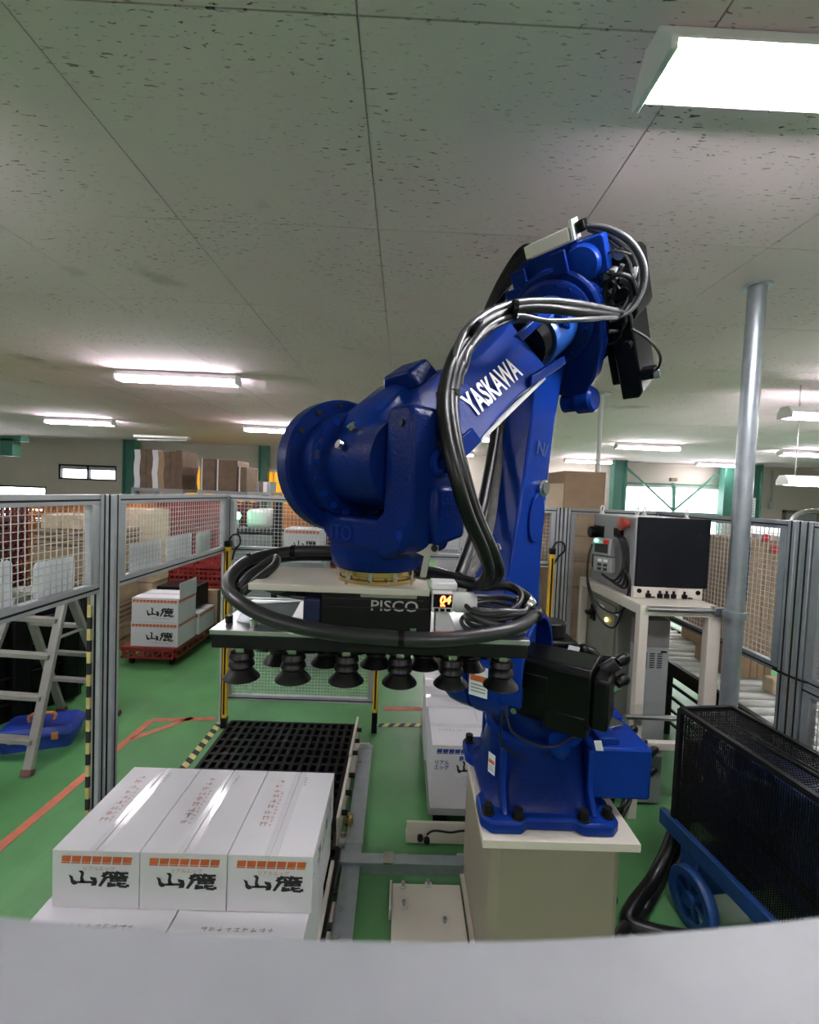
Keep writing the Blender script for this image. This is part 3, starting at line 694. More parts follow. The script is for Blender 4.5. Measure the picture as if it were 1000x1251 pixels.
for k in range(5):
    o_ = .012*k
    MB().tube([fp(-.15, .18, .315-o_*.3), fp(-.14, .26, .28-o_), fp(-.13, .34-o_*.5, .21-o_), fp(-.12, .385-o_, .11), fp(-.1, .38-o_, .02), fp(-.06, .33-o_, -.05), fp(-.02, .25, -.06+o_*.4)], .009, 7).build('cable', M['black_rubber' if k % 2 else 'silver_cable'], el, smooth=60)
MB().tube([fp(-.12, .3, -.14), fp(-.12, .36, -.2), fp(-.12, .4, -.28), fp(-.12, .385, -.34), fp(-.12, .33, -.37)], .006, 6).build('cable', M['black_rubber'], el, smooth=60)
MB().obx(fp(-.14, .34, -.36), (.05, .06, .05), (F, A, N)).build('connector_block', M['black_plastic'], el, .004)
MB().obx(fp(-.13, .375, -.365), (.03, .03, .04), (F, A, N)).build('connector_block', M['steel'], el, .003)
# ribbon bundle fanning out on the upper left of the elbow
for k in range(9):
    a_ = -.14-.012*k
    MB().tube([fp(-.2+.01*k, -.10, .33-.006*k), fp(-.19, -.17, .34-.012*k), fp(-.17+.012*k, -.31-.003*k, .25-.012*k), fp(-.15+.014*k, -.44+.006*k, .13-.016*k)], .008, 6).build('cable', M['black_rubber'], el, smooth=60)
MB().tube([fp(-.24, -.2, .30), fp(-.2, -.31, .2), fp(-.16, -.38, .06), fp(-.12, -.39, -.08), fp(-.14, -.34, -.2)], .028, 10).build('conduit', M['black_rubber'], el, smooth=60)

for o in [el]+list(el.children):                   # the elbow head is slimmer than drawn
    c_ = E0-RB
    for v in o.data.vertices: v.co = c_+(v.co-c_)*.85

# forearm: tube, gap, ribbed beam, knuckle
MB().lathe([(.108, -.02), (.108, .17), (.102, .19)], E0, F, 36).build('forearm_tube', mat('tube_blue', (.012, .075, .33), .35, coat=.3), rob, smooth=40)
for k in range(3):
    MB().obx(fp(.11+.018*k, .108, .015+.01*k), (.012, .03, .05), (F, A, N)).build('clamp', B1, rob, .003)
MB().lathe([(.09, .18), (.09, .26)], E0, F, 28).build('forearm_neck', M['black_plastic'], rob, smooth=40)
secs = []
for t_, wa, nu, nl in ((.27, .108, .115, -.115), (.34, .10, .10, -.11), (.48, .092, .085, -.105), (.62, .095, .09, -.11), (.76, .105, .125, -.12), (.88, .11, .15, -.12), (1.02, .115, .14, -.10), (1.09, .10, .10, -.08)):
    c = fp(t_, -.015)
    hh_ = (nu-nl)*.72; sl = .46*hh_*min(1, max(.15, 1.9-1.4*t_))
    secs.append([c + A*x + N*y for x, y in ((wa-.015, nl), (wa, nl+.015), (wa-sl, nl+hh_), (wa-sl-.025, nu-.012), (wa-sl-.06, nu), (-wa+.02, nu), (-wa, nu-.02), (-wa, nl+.02), (-wa+.02, nl))])
fa = MB().loft(secs).build('forearm', B1, rob, .006, 2, smooth=28, harden=True)
for a_, n_, da, dn in ((.095, .085, .0, .0), (-.1, .085, 0, 0), (.095, -.09, 0, 0), (-.1, -.09, 0, 0)):     # the four fins at its upper end
    s_ = 1 if n_ > 0 else -1; sa = 1 if a_ > 0 else -1
    MB().loft([[fp(.38, a_-.02*sa, n_-.03*s_), fp(.40, a_, n_-.03*s_), fp(.42, a_, n_), fp(.42, a_-.02*sa, n_)],
               [fp(.19, a_+.01*sa, n_-.01*s_), fp(.19, a_+.025*sa, n_-.01*s_), fp(.19, a_+.025*sa, n_+.02*s_), fp(.19, a_+.01*sa, n_+.02*s_)]]).build('fin', B1, fa, .004)
MB().prism([(-.085, 0), (.075, 0), (.05, .05), (-.05, .05)], fp(.80, -.01, .125), A, N, F*.09).build('top_lug', B2, fa, .008)
tx = -F
lu = (N - A*.46).normalized()
MB().text('YASKAWA', .105, fp(.565, .048, -.02), tx, lu, th=.008, bold=.024, sx=.62).build('maker_lettering', M['white_plastic'], fa)
MB().prism([(0, 0), (.14, 0), (.12, .055), (.0, .055)], fp(.905, .088, -.105), tx, N, A*.012).build('name_plate', B1, fa, .002)
MB().prism([(0, -.006), (.6, -.006), (.6, .006), (0, .006)], fp(.9, .074, -.108), tx, N, A*.012).build('edge_trim', M['white_metal'], fa)

# wrist fork
W = W0
wf = MB().lathe([(.155, -.235), (.178, -.228), (.188, -.215), (.188, -.165), (.18, -.158)], W, A, 48).build('wrist_fork', B2, rob, smooth=35)
MB().prism([(-.232, .02), (-.158, .02), (-.155, -.10), (-.12, -.135), (.08, -.135), (.105, -.115), (.108, .11), (.12, .128), (.185, .128), (.2, .11), (.205, -.13), (.18, -.2), (.13, -.225), (-.10, -.225), (-.15, -.19), (-.225, -.125)], W - D*.075, A, Z, D*.15).build('fork_yoke', B2, wf, .022, 3)
MB().lathe([(.15, -.16), (.15, -.11), (.142, -.1), (.125, -.095)], W, A, 44).build('bearing_ring', B2, wf, smooth=35)
for k in range(20):
    t_ = 2*PI*k/20; c = W + A*-.105 + D*(.135*math.cos(t_)) + Z*(.135*math.sin(t_))
    MB().cyl(c, c+A*.012, .0095, n=10).build('bolt', M['blue_paint'], wf)
for k in range(6):
    t_ = math.radians(30+25*k); c = W + A*-.16 + D*(.17*math.cos(t_)) + Z*(.17*math.sin(t_))
    MB().cyl(c, c+A*.006, .008, n=10).build('bolt', M['black_metal'], wf)
MB().prism([(-.16, -.14), (.11, -.14), (.11, -.02), (-.16, -.02)], W - D*.12, A, Z, D*.02).build('fork_web', B2, wf, .006)
kn = MB().lathe([(.112, -.1), (.112, .1)], W, A, 40).build('wrist_knuckle', B2, rob, smooth=40)
for k in range(7):
    t_ = math.radians(20+28*k); c = W + A*-.02 + D*(.118*math.cos(t_)) + Z*(.118*math.sin(t_))
    MB().cyl(c, c+(c-W-A*-.02).normalized()*.012, .012, n=8).build('bolt', M['steel'], kn)
# outer side of the near fork arm: plug, lettering, cover
MB().lathe([(.032, .0), (.032, .012), (.024, .014), (.024, .004), (.012, .004), (.012, .016)], W + A*.203 + D*-.01 + Z*.0, A, 24).build('plug', B1, wf, smooth=35)
MB().prism([(-.09, -.17), (.0, -.19), (.02, -.12), (.02, -.055), (-.09, -.045)], W + A*.19 , D, Z, A*.03).build('side_cover', B2, wf, .012)
MB().text('GDL', .042, W + A*.2215 + D*-.035 + Z*-.08, -D, Z, th=.004, bold=.01).build('cast_lettering', B1, wf)
MB().cyl(W+A*.165+D*.074+Z*.085, W+A*.165+D*.079+Z*.085, .008, n=10).build('bolt', M['black_metal'], wf)
for a_, z_ in ((.17, -.165),):
    MB().cyl(W+A*a_+D*.04+Z*z_, W+A*a_+D*.075+Z*z_, .012, n=10).build('bolt', M['blue_paint'], wf)
MB().text('ITO', .055, W + A*-.06 + D*.0752 + Z*-.18, A, Z, th=.004, bold=.015, sx=1.15).build('cast_lettering', B1, wf)
# hub and flange
hub = MB().lathe([(.125, -.205), (.122, -.232), (.118, -.25), (.11, -.262)], W, Z, 44).build('wrist_hub', B2, rob, smooth=35)
fl = MB().lathe([(.098, -.262), (.102, -.265), (.102, -.276), (.096, -.278), (.096, -.284), (.102, -.286), (.102, -.296)], W, Z, 44).build('tool_flange', M['brass'], rob, smooth=35)
for k in range(10):
    t_ = 2*PI*k/10+.2; c = W + V((.098*math.cos(t_), .098*math.sin(t_), -.265))
    MB().cyl(c-Z*.022, c, .007, n=8).build('bolt', M['steel'], fl)
sb = MB().prism([(-.03, .0), (.03, .0), (.03, -.02), (.012, -.03), (.004, -.08), (-.012, -.08), (-.004, -.03), (-.03, -.02)], at(520, 664, 1.02), V((1, 0, 0)), Z, V((0, .006, 0))).build('sensor_bracket', M['steel'], rob, .001)
for s_ in (-1, 1):
    c = at(520, 664, 1.02)+V((s_*.02, 0, -.01)); MB().cyl(c, c-Y*.008, .008, n=10).build('bolt', M['black_metal'], sb)

# warning labels on the shoulder and the base
def label_plate(o, ux, uy, w_, h_):
    lb = MB().obx(o, (w_, h_, .002), (ux, uy, ux.cross(uy))).build('warning_label', M['white_paper'], rob)
    nn = ux.cross(uy)
    MB().obx(o+uy*h_*.1+nn*.0012, (w_*.86, h_*.2, .001), (ux, uy, nn)).build('warning_band', M['orange_ink'], lb)
    mb = MB()
    for k in range(3): mb.obx(o-uy*h_*(.12+.11*k)+nn*.0012, (w_*.8, h_*.04, .001), (ux, uy, nn))
    mb.build('label_print', M['grey_ink'], lb)
def on_hub(t_deg, a_, r_):
    t_ = math.radians(t_deg); rad = SD*math.cos(t_) + Z*math.sin(t_)
    return C2 + SA*a_ + rad*r_, rad, (-SD*math.sin(t_) + Z*math.cos(t_))
o_, rad, up = on_hub(-2, -.045, .1835)
ux = up.cross(rad).normalized(); label_plate(o_, ux, up, .07, .11)
o_ = at(600, 932, 1.615); label_plate(o_-Y*.004, V((.5, -.86, 0)).normalized(), Z, .035, .075)

# ------------------------------------------------------------ dress pack hoses
def hose(name, pts, r_, m_, label, group=None, sub=8, n=10, par=None):
    o = MB().tube([at(*p) for p in pts], r_, n, sub).build(name, M[m_], par, smooth=60)
    return tag(o, label, 'hose', group) if par is None else o
main = [(752, 386, 1.55), (700, 380, 1.42), (655, 376, 1.36), (622, 380, 1.32), (592, 393, 1.26), (566, 416, 1.2), (549, 448, 1.14), (541, 490, 1.03), (545, 535, .98), (557, 585, .96), (572, 632, .98), (591, 676, 1.02), (596, 700, 1.06), (582, 714, 1.1), (545, 706, 1.14), (505, 696, 1.2)]
hp = thing('hose_bundle', 'black hose bundle sweeping from the elbow over the forearm down to the gripper', 'hose', at(541, 490, 1.08))
offs = [(0, 0, 0, .0155, 'black_rubber'), (7, -3, .022, .0155, 'black_rubber'), (13, 2, .03, .013, 'black_rubber')]
for dx, dy, dd, r_, m_ in offs:
    pts = []
    for k, (x, y, d_) in enumerate(main):
        s = 1 if 3 < k < 13 else .45
        pts.append((x+dx*s, y+dy*s-(dx*.4 if k < 4 else 0), d_+dd))
    hose('hose', pts, r_, m_, '', par=hp)
hose('silver_hose', [(752, 380, 1.54), (700, 370, 1.41), (655, 368, 1.35), (622, 372, 1.31), (592, 384, 1.25), (566, 408, 1.19), (553, 445, 1.15), (556, 470, 1.15)], .011, 'silver_cable', '', par=hp)
hose('silver_hose', [(752, 388, 1.54), (715, 390, 1.42), (670, 392, 1.36), (632, 386, 1.32), (600, 396, 1.27), (577, 420, 1.22), (567, 440, 1.18), (562, 470, 1.18)], .008, 'silver_cable', '', par=hp)
hose('thin_cable', [(640, 384, 1.33), (605, 400, 1.27), (580, 416, 1.23), (570, 450, 1.2), (560, 466, 1.17)], .004, 'black_rubber', '', par=hp)
for (x, y, d_), tx_, ty_ in (((574, 402, 1.21), .8, -.6), ((541, 482, 1.08), .1, -1), ((622, 379, 1.31), 1, -.1), ((592, 672, 1.12), .4, -1)):
    c = at(x+6, y, d_); q = (at(x+6+tx_*10, y+ty_*-10, d_)-c).normalized()
    mb = MB(); mb.lathe([(.024, -.007), (.029, -.007), (.029, .007), (.024, .007)], c, q, 18); mb.build('hose_clamp', M['black_plastic'], hp, smooth=40)
hose('conduit', [(603, 420, 1.85), (612, 470, 1.86), (606, 520, 1.8), (597, 575, 1.7), (586, 630, 1.58), (572, 672, 1.45), (560, 704, 1.36)], .02, 'black_rubber', 'thick black conduit hanging behind the main hose bundle, left of the lower arm')
hose('fabric_sleeve', [(618, 500, 1.86), (611, 545, 1.82), (604, 600, 1.75), (596, 650, 1.66), (580, 690, 1.5), (560, 712, 1.4)], .019, 'fabric_grey', 'grey fabric cable sleeve running along the lower arm')
# ------------------------------------------------------------ vacuum gripper
GX0, GX1, GY0, GY1 = at(255, 780, 1.03).x, at(648, 775, 1.03).x, 1.03, 1.33
GZ = at(255, 769, 1.03).z
gr = thing('vacuum_gripper', 'wide flat vacuum gripper with black suction cups hung under the robot wrist', 'gripper', (W0.x, W0.y, GZ))
MB().bx(GX0, GX1, GY0, GY1, GZ-.012, GZ).build('base_plate', mat('plate_alu', (.5, .5, .52), .3, metal=.9), gr, .002)
MB().bx(GX0+.004, GX1-.004, GY0+.003, GY1-.003, GZ-.045, GZ-.012).build('manifold_block', M['black_metal'], gr, .003)
tz = W0.z-.296
MB().prism([(at(322, 695, 1.15).x, 1.035), (at(525, 700, 1.05).x, 1.035), (at(525, 700, 1.05).x, 1.28), (at(322, 695, 1.15).x, 1.28)], (0, 0, tz-.016), X, Y, Z*.016).build('adapter_plate', M['cream_paint'], gr, .002)
hx0, hx1 = at(392, 735, 1.05).x, at(527, 735, 1.05).x
hb = MB().bx(hx0, hx1, 1.05, 1.27, GZ+.002, tz-.016).build('ejector_housing', M['black_metal'], gr, .004)
MB().bx(at(370, 735, 1.06).x, hx0-.001, 1.06, 1.26, GZ+.002, GZ+.075).build('blue_valve_block', mat('dark_blue_block', (.006, .012, .06), .5), gr, .006)
MB().bx(hx0-.05, hx0+.002, 1.1, 1.26, GZ+.002, tz-.017).build('housing_wing', M['black_metal'], hb, .004)
zc = at(480, 741, 1.05).z
MB().text('PISCO', .036, ((at(443, 741, 1.05).x+at(520, 741, 1.05).x)/2, 1.0497, zc), X, Z, th=.0008, sx=1.18, bold=.008).build('maker_lettering', M['wire'], hb)
for k in range(2):
    MB().bx(hx0+.005, hx1-.02+.014*k, 1.046, 1.0505, tz-.032-.02*k, tz-.029-.02*k).build('housing_seam', M['grey_rubber'], hb)
MB().bx(at(441, 706, 1.05).x, at(510, 706, 1.05).x, 1.046, 1.052, tz-.026, tz-.018).build('clip', M['steel'], hb)
for px in (423, 448, 475, 502):
    c = at(px, 712, 1.05); MB().cyl(V((c.x, 1.05, c.z)), V((c.x, 1.044, c.z)), .004, n=8).build('screw', M['steel'], hb)
# digital vacuum gauge
a_, b_ = at(528, 724, 1.03), at(553, 749, 1.03)
ga = MB().bx(a_.x, b_.x, 1.03, 1.09, b_.z, a_.z).build('pressure_gauge', M['white_plastic'], gr, .003)
MB().bx(a_.x+.003, b_.x-.003, 1.0275, 1.0302, b_.z+.013, a_.z-.003).build('screen', M['black_plastic'], ga)
MB().text('04', .026, ((a_.x+b_.x)/2+.005, 1.0274, (a_.z+b_.z)/2+.007), X, Z, th=.0008, bold=.03, shear=.15).build('red_digits', M['led_red'], ga)
MB().text('kPa', .008, ((a_.x+b_.x)/2, 1.0274, b_.z+.018), X, Z, th=.0008, bold=.03).build('red_unit', M['led_red'], ga)
for k in range(3):
    x = a_.x+(b_.x-a_.x)*(.22+.28*k); MB().bx(x-.005, x+.005, 1.028, 1.0305, b_.z+.003, b_.z+.01).build('button', M['black_plastic'], ga)
MB().bx(a_.x-.002, b_.x+.012, 1.06, 1.12, a_.z+.001, a_.z+.018).build('gauge_bracket', M['white_plastic'], gr, .004)
MB().lathe([(.022, 0), (.026, .01), (.026, .05), (.018, .06)], at(552, 735, 1.09), X, 18).build('white_fitting', M['white_plastic'], gr, smooth=40)
MB().prism([(0, 0), (.055, 0), (.03, .055), (0, .06)], (hx1+.012, 1.07, GZ+.001), X, Z, Y*.05).build('white_gusset', M['white_plastic'], gr, .003)
# left end: mounting bracket, spare bolts, small hoses
MB().loft([[at(285, 765, 1.09), at(345, 772, 1.06), at(348, 770, 1.1), at(292, 762, 1.14)], [at(300, 738, 1.13), at(366, 735, 1.10), at(368, 733, 1.13), at(306, 735, 1.17)]]).build('end_bracket', M['galvanised'], gr)
for px, y in ((280, 1.09), (310, 1.06), (505, 1.045), (590, 1.06)):
    c = at(px, 752, y); MB().cyl(V((c.x, y, GZ)), V((c.x, y, GZ+.018)), .009, n=10).build('bolt', M['black_metal' if px == 280 else 'steel'], gr)
# suction cups: stem, nut, bellows
def cup():
    r = MB().lathe([(.013, -.047), (.013, -.062), (.026, -.065), (.030, -.078), (.024, -.084), (.029, -.090), (.031, -.098), (.025, -.106), (.030, -.114), (.042, -.126), (.044, -.130), (.036, -.128), (.012, -.115)], (0, 0, 0), Z, 22)
    return r
proto = None
xs0 = [at(p, 820, 1.075).x for p in (295, 358, 423, 488, 551, 612)]
spots = [(x, 1.075) for x in xs0] + [((x+xs0[k+1])/2, 1.185) for k, x in enumerate(xs0[:-1])] + [(x, 1.29) for x in xs0]
for x, y in spots:
    if proto is None:
        proto = cup().build('suction_cup', M['black_rubber'], gr, smooth=30); proto.location = (x-W0.x, y-W0.y, 0); proto.data.transform(Matrix.Translation((W0.x, W0.y, GZ)))
        nut = MB().cyl((0, 0, -.066), (0, 0, -.05), .019, n=6).build('nut', M['steel'], proto); nut.data.transform(Matrix.Translation((W0.x, W0.y, GZ)))
    else:
        c = proto.copy(); COL.objects.link(c); c.parent = gr; c.location = (x-W0.x, y-W0.y, 0)
        q = nut.copy(); COL.objects.link(q); q.parent = c
# hoses on the gripper
gh = thing('gripper_hose', 'thick black ribbed hose looping right round the vacuum gripper', 'hose', at(300, 725, 1.05))
hose('hose', [(512, 694, 1.3), (440, 676, 1.36), (400, 673, 1.36), (350, 674, 1.34), (306, 684, 1.26), (283, 702, 1.15), (279, 720, 1.06), (296, 738, 1.0), (335, 757, .965), (400, 772, .95), (470, 779, .945), (540, 781, .95), (600, 774, .98), (636, 764, 1.03), (655, 748, 1.12)], .0165, 'grey_rubber', '', par=gh, n=12)
hose('hose', [(515, 700, 1.32), (440, 682, 1.39), (400, 680, 1.39), (350, 681, 1.36), (312, 692, 1.28), (294, 708, 1.18), (291, 724, 1.1)], .014, 'black_rubber', '', par=gh)
hose('hose', [(290, 722, 1.1), (302, 705, 1.12), (322, 690, 1.16), (336, 682, 1.18), (336, 690, 1.14), (318, 706, 1.1), (296, 724, 1.07)], .011, 'grey_rubber', '', par=gh)
hose('hose', [(505, 692, 1.28), (540, 700, 1.2), (580, 716, 1.14), (620, 716, 1.12), (645, 730, 1.12)], .012, 'black_rubber', '', par=gh)
for x, y, d_, u in ((282, 722, 1.055, (.2, -.2, -1)), (305, 684, 1.26, (1, .3, .2)), (358, 674, 1.34, (1, 0, 0)), (490, 780, .945, (1, 0, 0)), (652, 752, 1.1, (.6, .6, .5))):
    MB().lathe([(.0168, -.006), (.0205, -.006), (.0205, .006), (.0168, .006)], at(x, y, d_), V(u), 18).build('cable_tie', M['black_plastic'], gh, smooth=40)
for k in range(6):
    hose('thin_cable', [(312+4*k, 716+k, 1.12), (338+4*k, 722+2*(k % 3), 1.1), (356, 728-k, 1.11), (370, 730-2*k, 1.12), (384, 730-2*k, 1.13)], .004 if k % 2 else .006, 'black_rubber' if k % 3 else 'silver_cable', '', par=gh)
# coil of grey signal cable at the right end
cc = thing('cable_coil', 'coiled grey signal cable lying on the right end of the gripper', 'cable', at(605, 748, 1.1))
for k in range(7):
    pts = []; rx, ry, cy = .078+random.uniform(-.01, .006), .095+random.uniform(-.012, .008), random.uniform(-.004, .004)
    c = at(603, 752, 1.12); c.z = GZ+.012+.009*k
    for q in range(10):
        t_ = 2*PI*q/10+k; pts.append(c+V((rx*math.cos(t_)+cy, ry*math.sin(t_)*.95, .004*math.sin(3*t_+k))))
    MB().tube(pts, .0055, 7, 5, True).build('cable_turn', M['grey_rubber' if k % 3 else 'silver_cable'], cc, smooth=60)
c = at(606, 745, 1.08)
pts = [c+V((.07*math.cos(2*PI*q/10)-.01, .05*math.sin(2*PI*q/10), .03+.028*math.sin(2*PI*q/10)+.012*math.cos(2*PI*q/10))) for q in range(10)]
MB().tube(pts, .006, 7, 5, True).build('cable_turn', M['grey_rubber'], cc, smooth=60)
for x, y, d_ in ((613, 758, 1.06), (640, 736, 1.12)):
    MB().obx(at(x, y, d_), (.016, .02, .045)).build('cable_tie', M['black_plastic'], cc, .004)
MB().lathe([(.016, 0), (.02, .01), (.02, .035), (.012, .045)], at(650, 742, 1.12), V((-.5, .4, .5)), 14).build('fitting', M['steel'], cc, smooth=40)
# ------------------------------------------------------------ brushed lettering for the cartons (yama, roku), drawn as strokes
STROKES_YAMA = [[(.02, .72), (.16, .62), (.20, .38), (.3, .3), (.34, .14), (.2, .06), (.1, .2), (.08, .45)],
                [(.36, .98), (.5, 1.0), (.56, .86), (.53, .55), (.58, .3), (.62, .22), (.9, .2), (.9, .34), (.5, .34), (.3, .3), (.34, .18), (.44, .22), (.42, .5), (.45, .8)],
                [(.76, .62), (.98, .56), (1.02, .3), (.98, .06), (.8, .04), (.82, .2), (.86, .36), (.78, .46)]]
def bar(x0, y0, x1, y1, w0, w1=None):
    w0 *= 1.55; w1 = (w1*1.55 if w1 else w0); d = V((x1-x0, y1-y0)); n = V((-d.y, d.x)).normalized()
    return [(x0+n.x*w0/2, y0+n.y*w0/2), (x0-n.x*w0/2, y0-n.y*w0/2), (x1-n.x*w1/2, y1-n.y*w1/2), (x1+n.x*w1/2, y1+n.y*w1/2)]
STROKES_ROKU = [bar(.28, .98, .2, .78, .09), bar(.62, 1.0, .56, .8, .09), bar(.08, .84, .5, .92, .08), bar(.46, .86, .98, .9, .09),
                bar(.2, .8, .06, .64, .09), bar(.34, .82, .42, .66, .09), bar(.58, .82, .5, .62, .08), bar(.72, .84, .84, .66, .1),
                bar(.12, .6, .98, .66, .09, .1), bar(.2, .62, -.02, .02, .1, .07), bar(.5, .72, .48, .6, .09),
                bar(.34, .5, .92, .54, .07), bar(.36, .38, .9, .42, .07), bar(.4, .5, .38, .32, .07), bar(.62, .56, .6, .34, .07), bar(.88, .56, .86, .36, .08),
                bar(.34, .3, .3, .0, .09), bar(.3, .16, .54, .2, .07), bar(.28, .04, .56, .12, .08), bar(.66, .32, .64, .06, .1), bar(.66, .06, .94, .04, .1), bar(.94, .04, .98, .2, .1, .06), bar(.66, .2, .9, .26, .07)]
def logo(o, ux, uy, wd, ht, m, par):
    o = V(o); mb = MB(); nn = ux.cross(uy)
    for k, st in enumerate((STROKES_YAMA, STROKES_ROKU)):
        for i, s in enumerate(st):
            p = [o + ux*((x+k*1.12-1.06)*wd/2.12) + uy*((y-.5)*ht) + nn*(.0009+.00004*i) for x, y in s]
            mb.quad(*p)
    return mb.build('brush_lettering', m, par)
def stripe_band(o, ux, uy, L, h, n, m, par):
    o = V(o); nn = ux.cross(uy); mb = MB(); s = L/n
    for k in range(n):
        x = -L/2+k*s; g = s*.1
        mb.quad(*[o+ux*a+uy*b+nn*.0008 for a, b in ((x, -h*.28), (x+s-g*1.6, -h*.28), (x+s-g*.4, h/2), (x+g*.6, h/2))])
        mb.quad(*[o+ux*a+uy*b+nn*.0008 for a, b in ((x-g*.4, -h/2), (x+s-g*1.8, -h/2), (x+s-g*1.6, -h*.34), (x-g*.2, -h*.34))])
    return mb.build('stripe_band', m, par)
def scrib(o, ux, uy, L, h, n, m, par, name='small_print'):
    o = V(o); nn = ux.cross(uy); mb = MB()
    for k in range(n):
        x = -L/2+L*(k+.15)/n; w_ = L/n*random.uniform(.4, .75)
        for q in range(2):
            y = random.uniform(-.4, .3)*h
            mb.quad(*[o+ux*a+uy*b+nn*.0008 for a, b in ((x, y), (x+w_, y+.04*h), (x+w_, y+.2*h), (x, y+.16*h))])
        xx = x+w_*random.random()*.7
        mb.quad(*[o+ux*a+uy*b+nn*.0008 for a, b in ((xx, -.45*h), (xx+w_*.2, -.45*h), (xx+w_*.25, .45*h), (xx+w_*.05, .45*h))])
    return mb.build(name, m, par)

# ------------------------------------------------------------ white cartons stacked at the front left
def carton(name, label, x0, x1, y0, y1, z0, z1, group, seam='y', front=True, prints=True, side=None, wm='white_carton'):
    r = thing(name, label, 'box', ((x0+x1)/2, (y0+y1)/2, z0), group)
    MB().bx(x0, x1, y0, y1, z0, z1-.003).build('body', M[wm], r, .0015)
    xm, ym = (x0+x1)/2, (y0+y1)/2; g = .0022
    if seam == 'y':
        MB().bx(x0, xm-g, y0, y1, z1-.003, z1).build('flap', M[wm], r); MB().bx(xm+g, x1, y0, y1, z1-.003, z1).build('flap', M[wm], r)
        for q in (-1, 1): MB().obx((xm+q*.0125, ym, z1+.0002), (.021, y1-y0-.004, .0004)).build('clear_tape', M['tape_clear'], r)
    else:
        MB().bx(x0, x1, y0, ym-g, z1-.003, z1).build('flap', M[wm], r); MB().bx(x0, x1, ym+g, y1, z1-.003, z1).build('flap', M[wm], r)
        for q in (-1, 1): MB().obx((xm, ym+q*.0125, z1+.0002), (x1-x0-.004, .021, .0004)).build('clear_tape', M['tape_clear'], r)
    return r
T1, T0, Tm = .63, .435, .255
gx = [-1.115, -.827, -.538, -.252]
ynear = onz(225, 1043, T1).y; yfar = ynear+.445
wc = 'white egg cartons of the front left stack'
for k, nm in enumerate(('front left white carton of the top row with orange stripes, leftmost of the three', 'middle white carton of the top row with orange stripes', 'right white carton of the top row with orange stripes, its side toward the gripper')):
    x0, x1 = gx[k]+.0015, gx[k+1]-.0015
    r = carton('egg_carton', nm, x0, x1, ynear, yfar, T0, T1, wc)
    xm = (x0+x1)/2; w_ = x1-x0
    stripe_band((xm+.005, ynear, T1-.03), X, Z, w_*.82, .026, 7, M['orange_ink'], r)
    MB().text('リアルエッグ', .0155, (xm+.01, ynear, T1-.0595), X, Z, bold=.02, sx=1.15).build('small_print', M['red_ink'], r)
    logo((xm+.01, ynear, T1-.093), X, Z, .2, .054, M['black_ink'], r)
    scrib((xm-.068, (ynear+yfar)/2+.04, T1), Y, -X, .27, .03, 9, M['red_ink'], r)
    scrib((xm-.045, (ynear+yfar)/2+.0, T1), Y, -X, .19, .012, 10, M['red_ink'], r)
    scrib((xm+.03, yfar-.06, T1), Y, -X, .06, .016, 4, M['grey_ink'], r)
    if k == 2:
        for q in range(4): scrib((x1, ynear+.12+q*.075, T1-.09), Y, Z, .06, .09, 2, M['black_ink'], r)
        MB().obx((x1+.0005, ynear+.02, T1-.075), (.001, .008, .004)).build('staple', M['steel'], r)
# second layer, cartons turned the other way, standing forward of the top row
y2 = ynear-.11
for k, (a_, b_, nm) in enumerate(((-1.145, -.70, 'white carton of the second layer, left, its top showing in front of the three'), (-.694, -.262, 'white carton of the second layer, right, with a handwritten red number on top'))):
    r = carton('egg_carton', nm, a_, b_, y2, y2+.286, Tm, T0-.0015, wc, seam='x')
    scrib(((a_+b_)/2, y2+.05, T0-.0015), X, Y, .24, .016, 9, M['grey_ink'], r)
    stripe_band(((a_+b_)/2, y2, T0-.03), X, Z, .34, .021, 9, M['orange_ink'], r)
    logo(((a_+b_)/2, y2, T0-.1), X, Z, .22, .06, M['black_ink'], r)
    if k == 1: MB().text('150', .026, (b_-.16, y2+.21, T0-.0015), (X+Y*.2), (Y+X*.4), bold=-.008, shear=.3).build('handwritten_number', M['red_ink'], r)
for k, (a_, b_, nm) in enumerate(((-1.145, -.70, 'back left white carton of the second layer, under the top row'), (-.694, -.262, 'back right white carton of the second layer, under the top row'))):
    carton('egg_carton', nm, a_, b_, y2+.288, y2+.574, Tm, T0-.0015, wc, seam='x')
for k in range(3):
    x0, x1 = gx[k]+.0015, gx[k+1]-.0015
    r = carton('egg_carton', ('left', 'middle', 'right')[k]+' white carton in the third layer from the top of the front stack', x0-.01, x1-.01, y2, y2+.42, .12, Tm-.0015, wc)
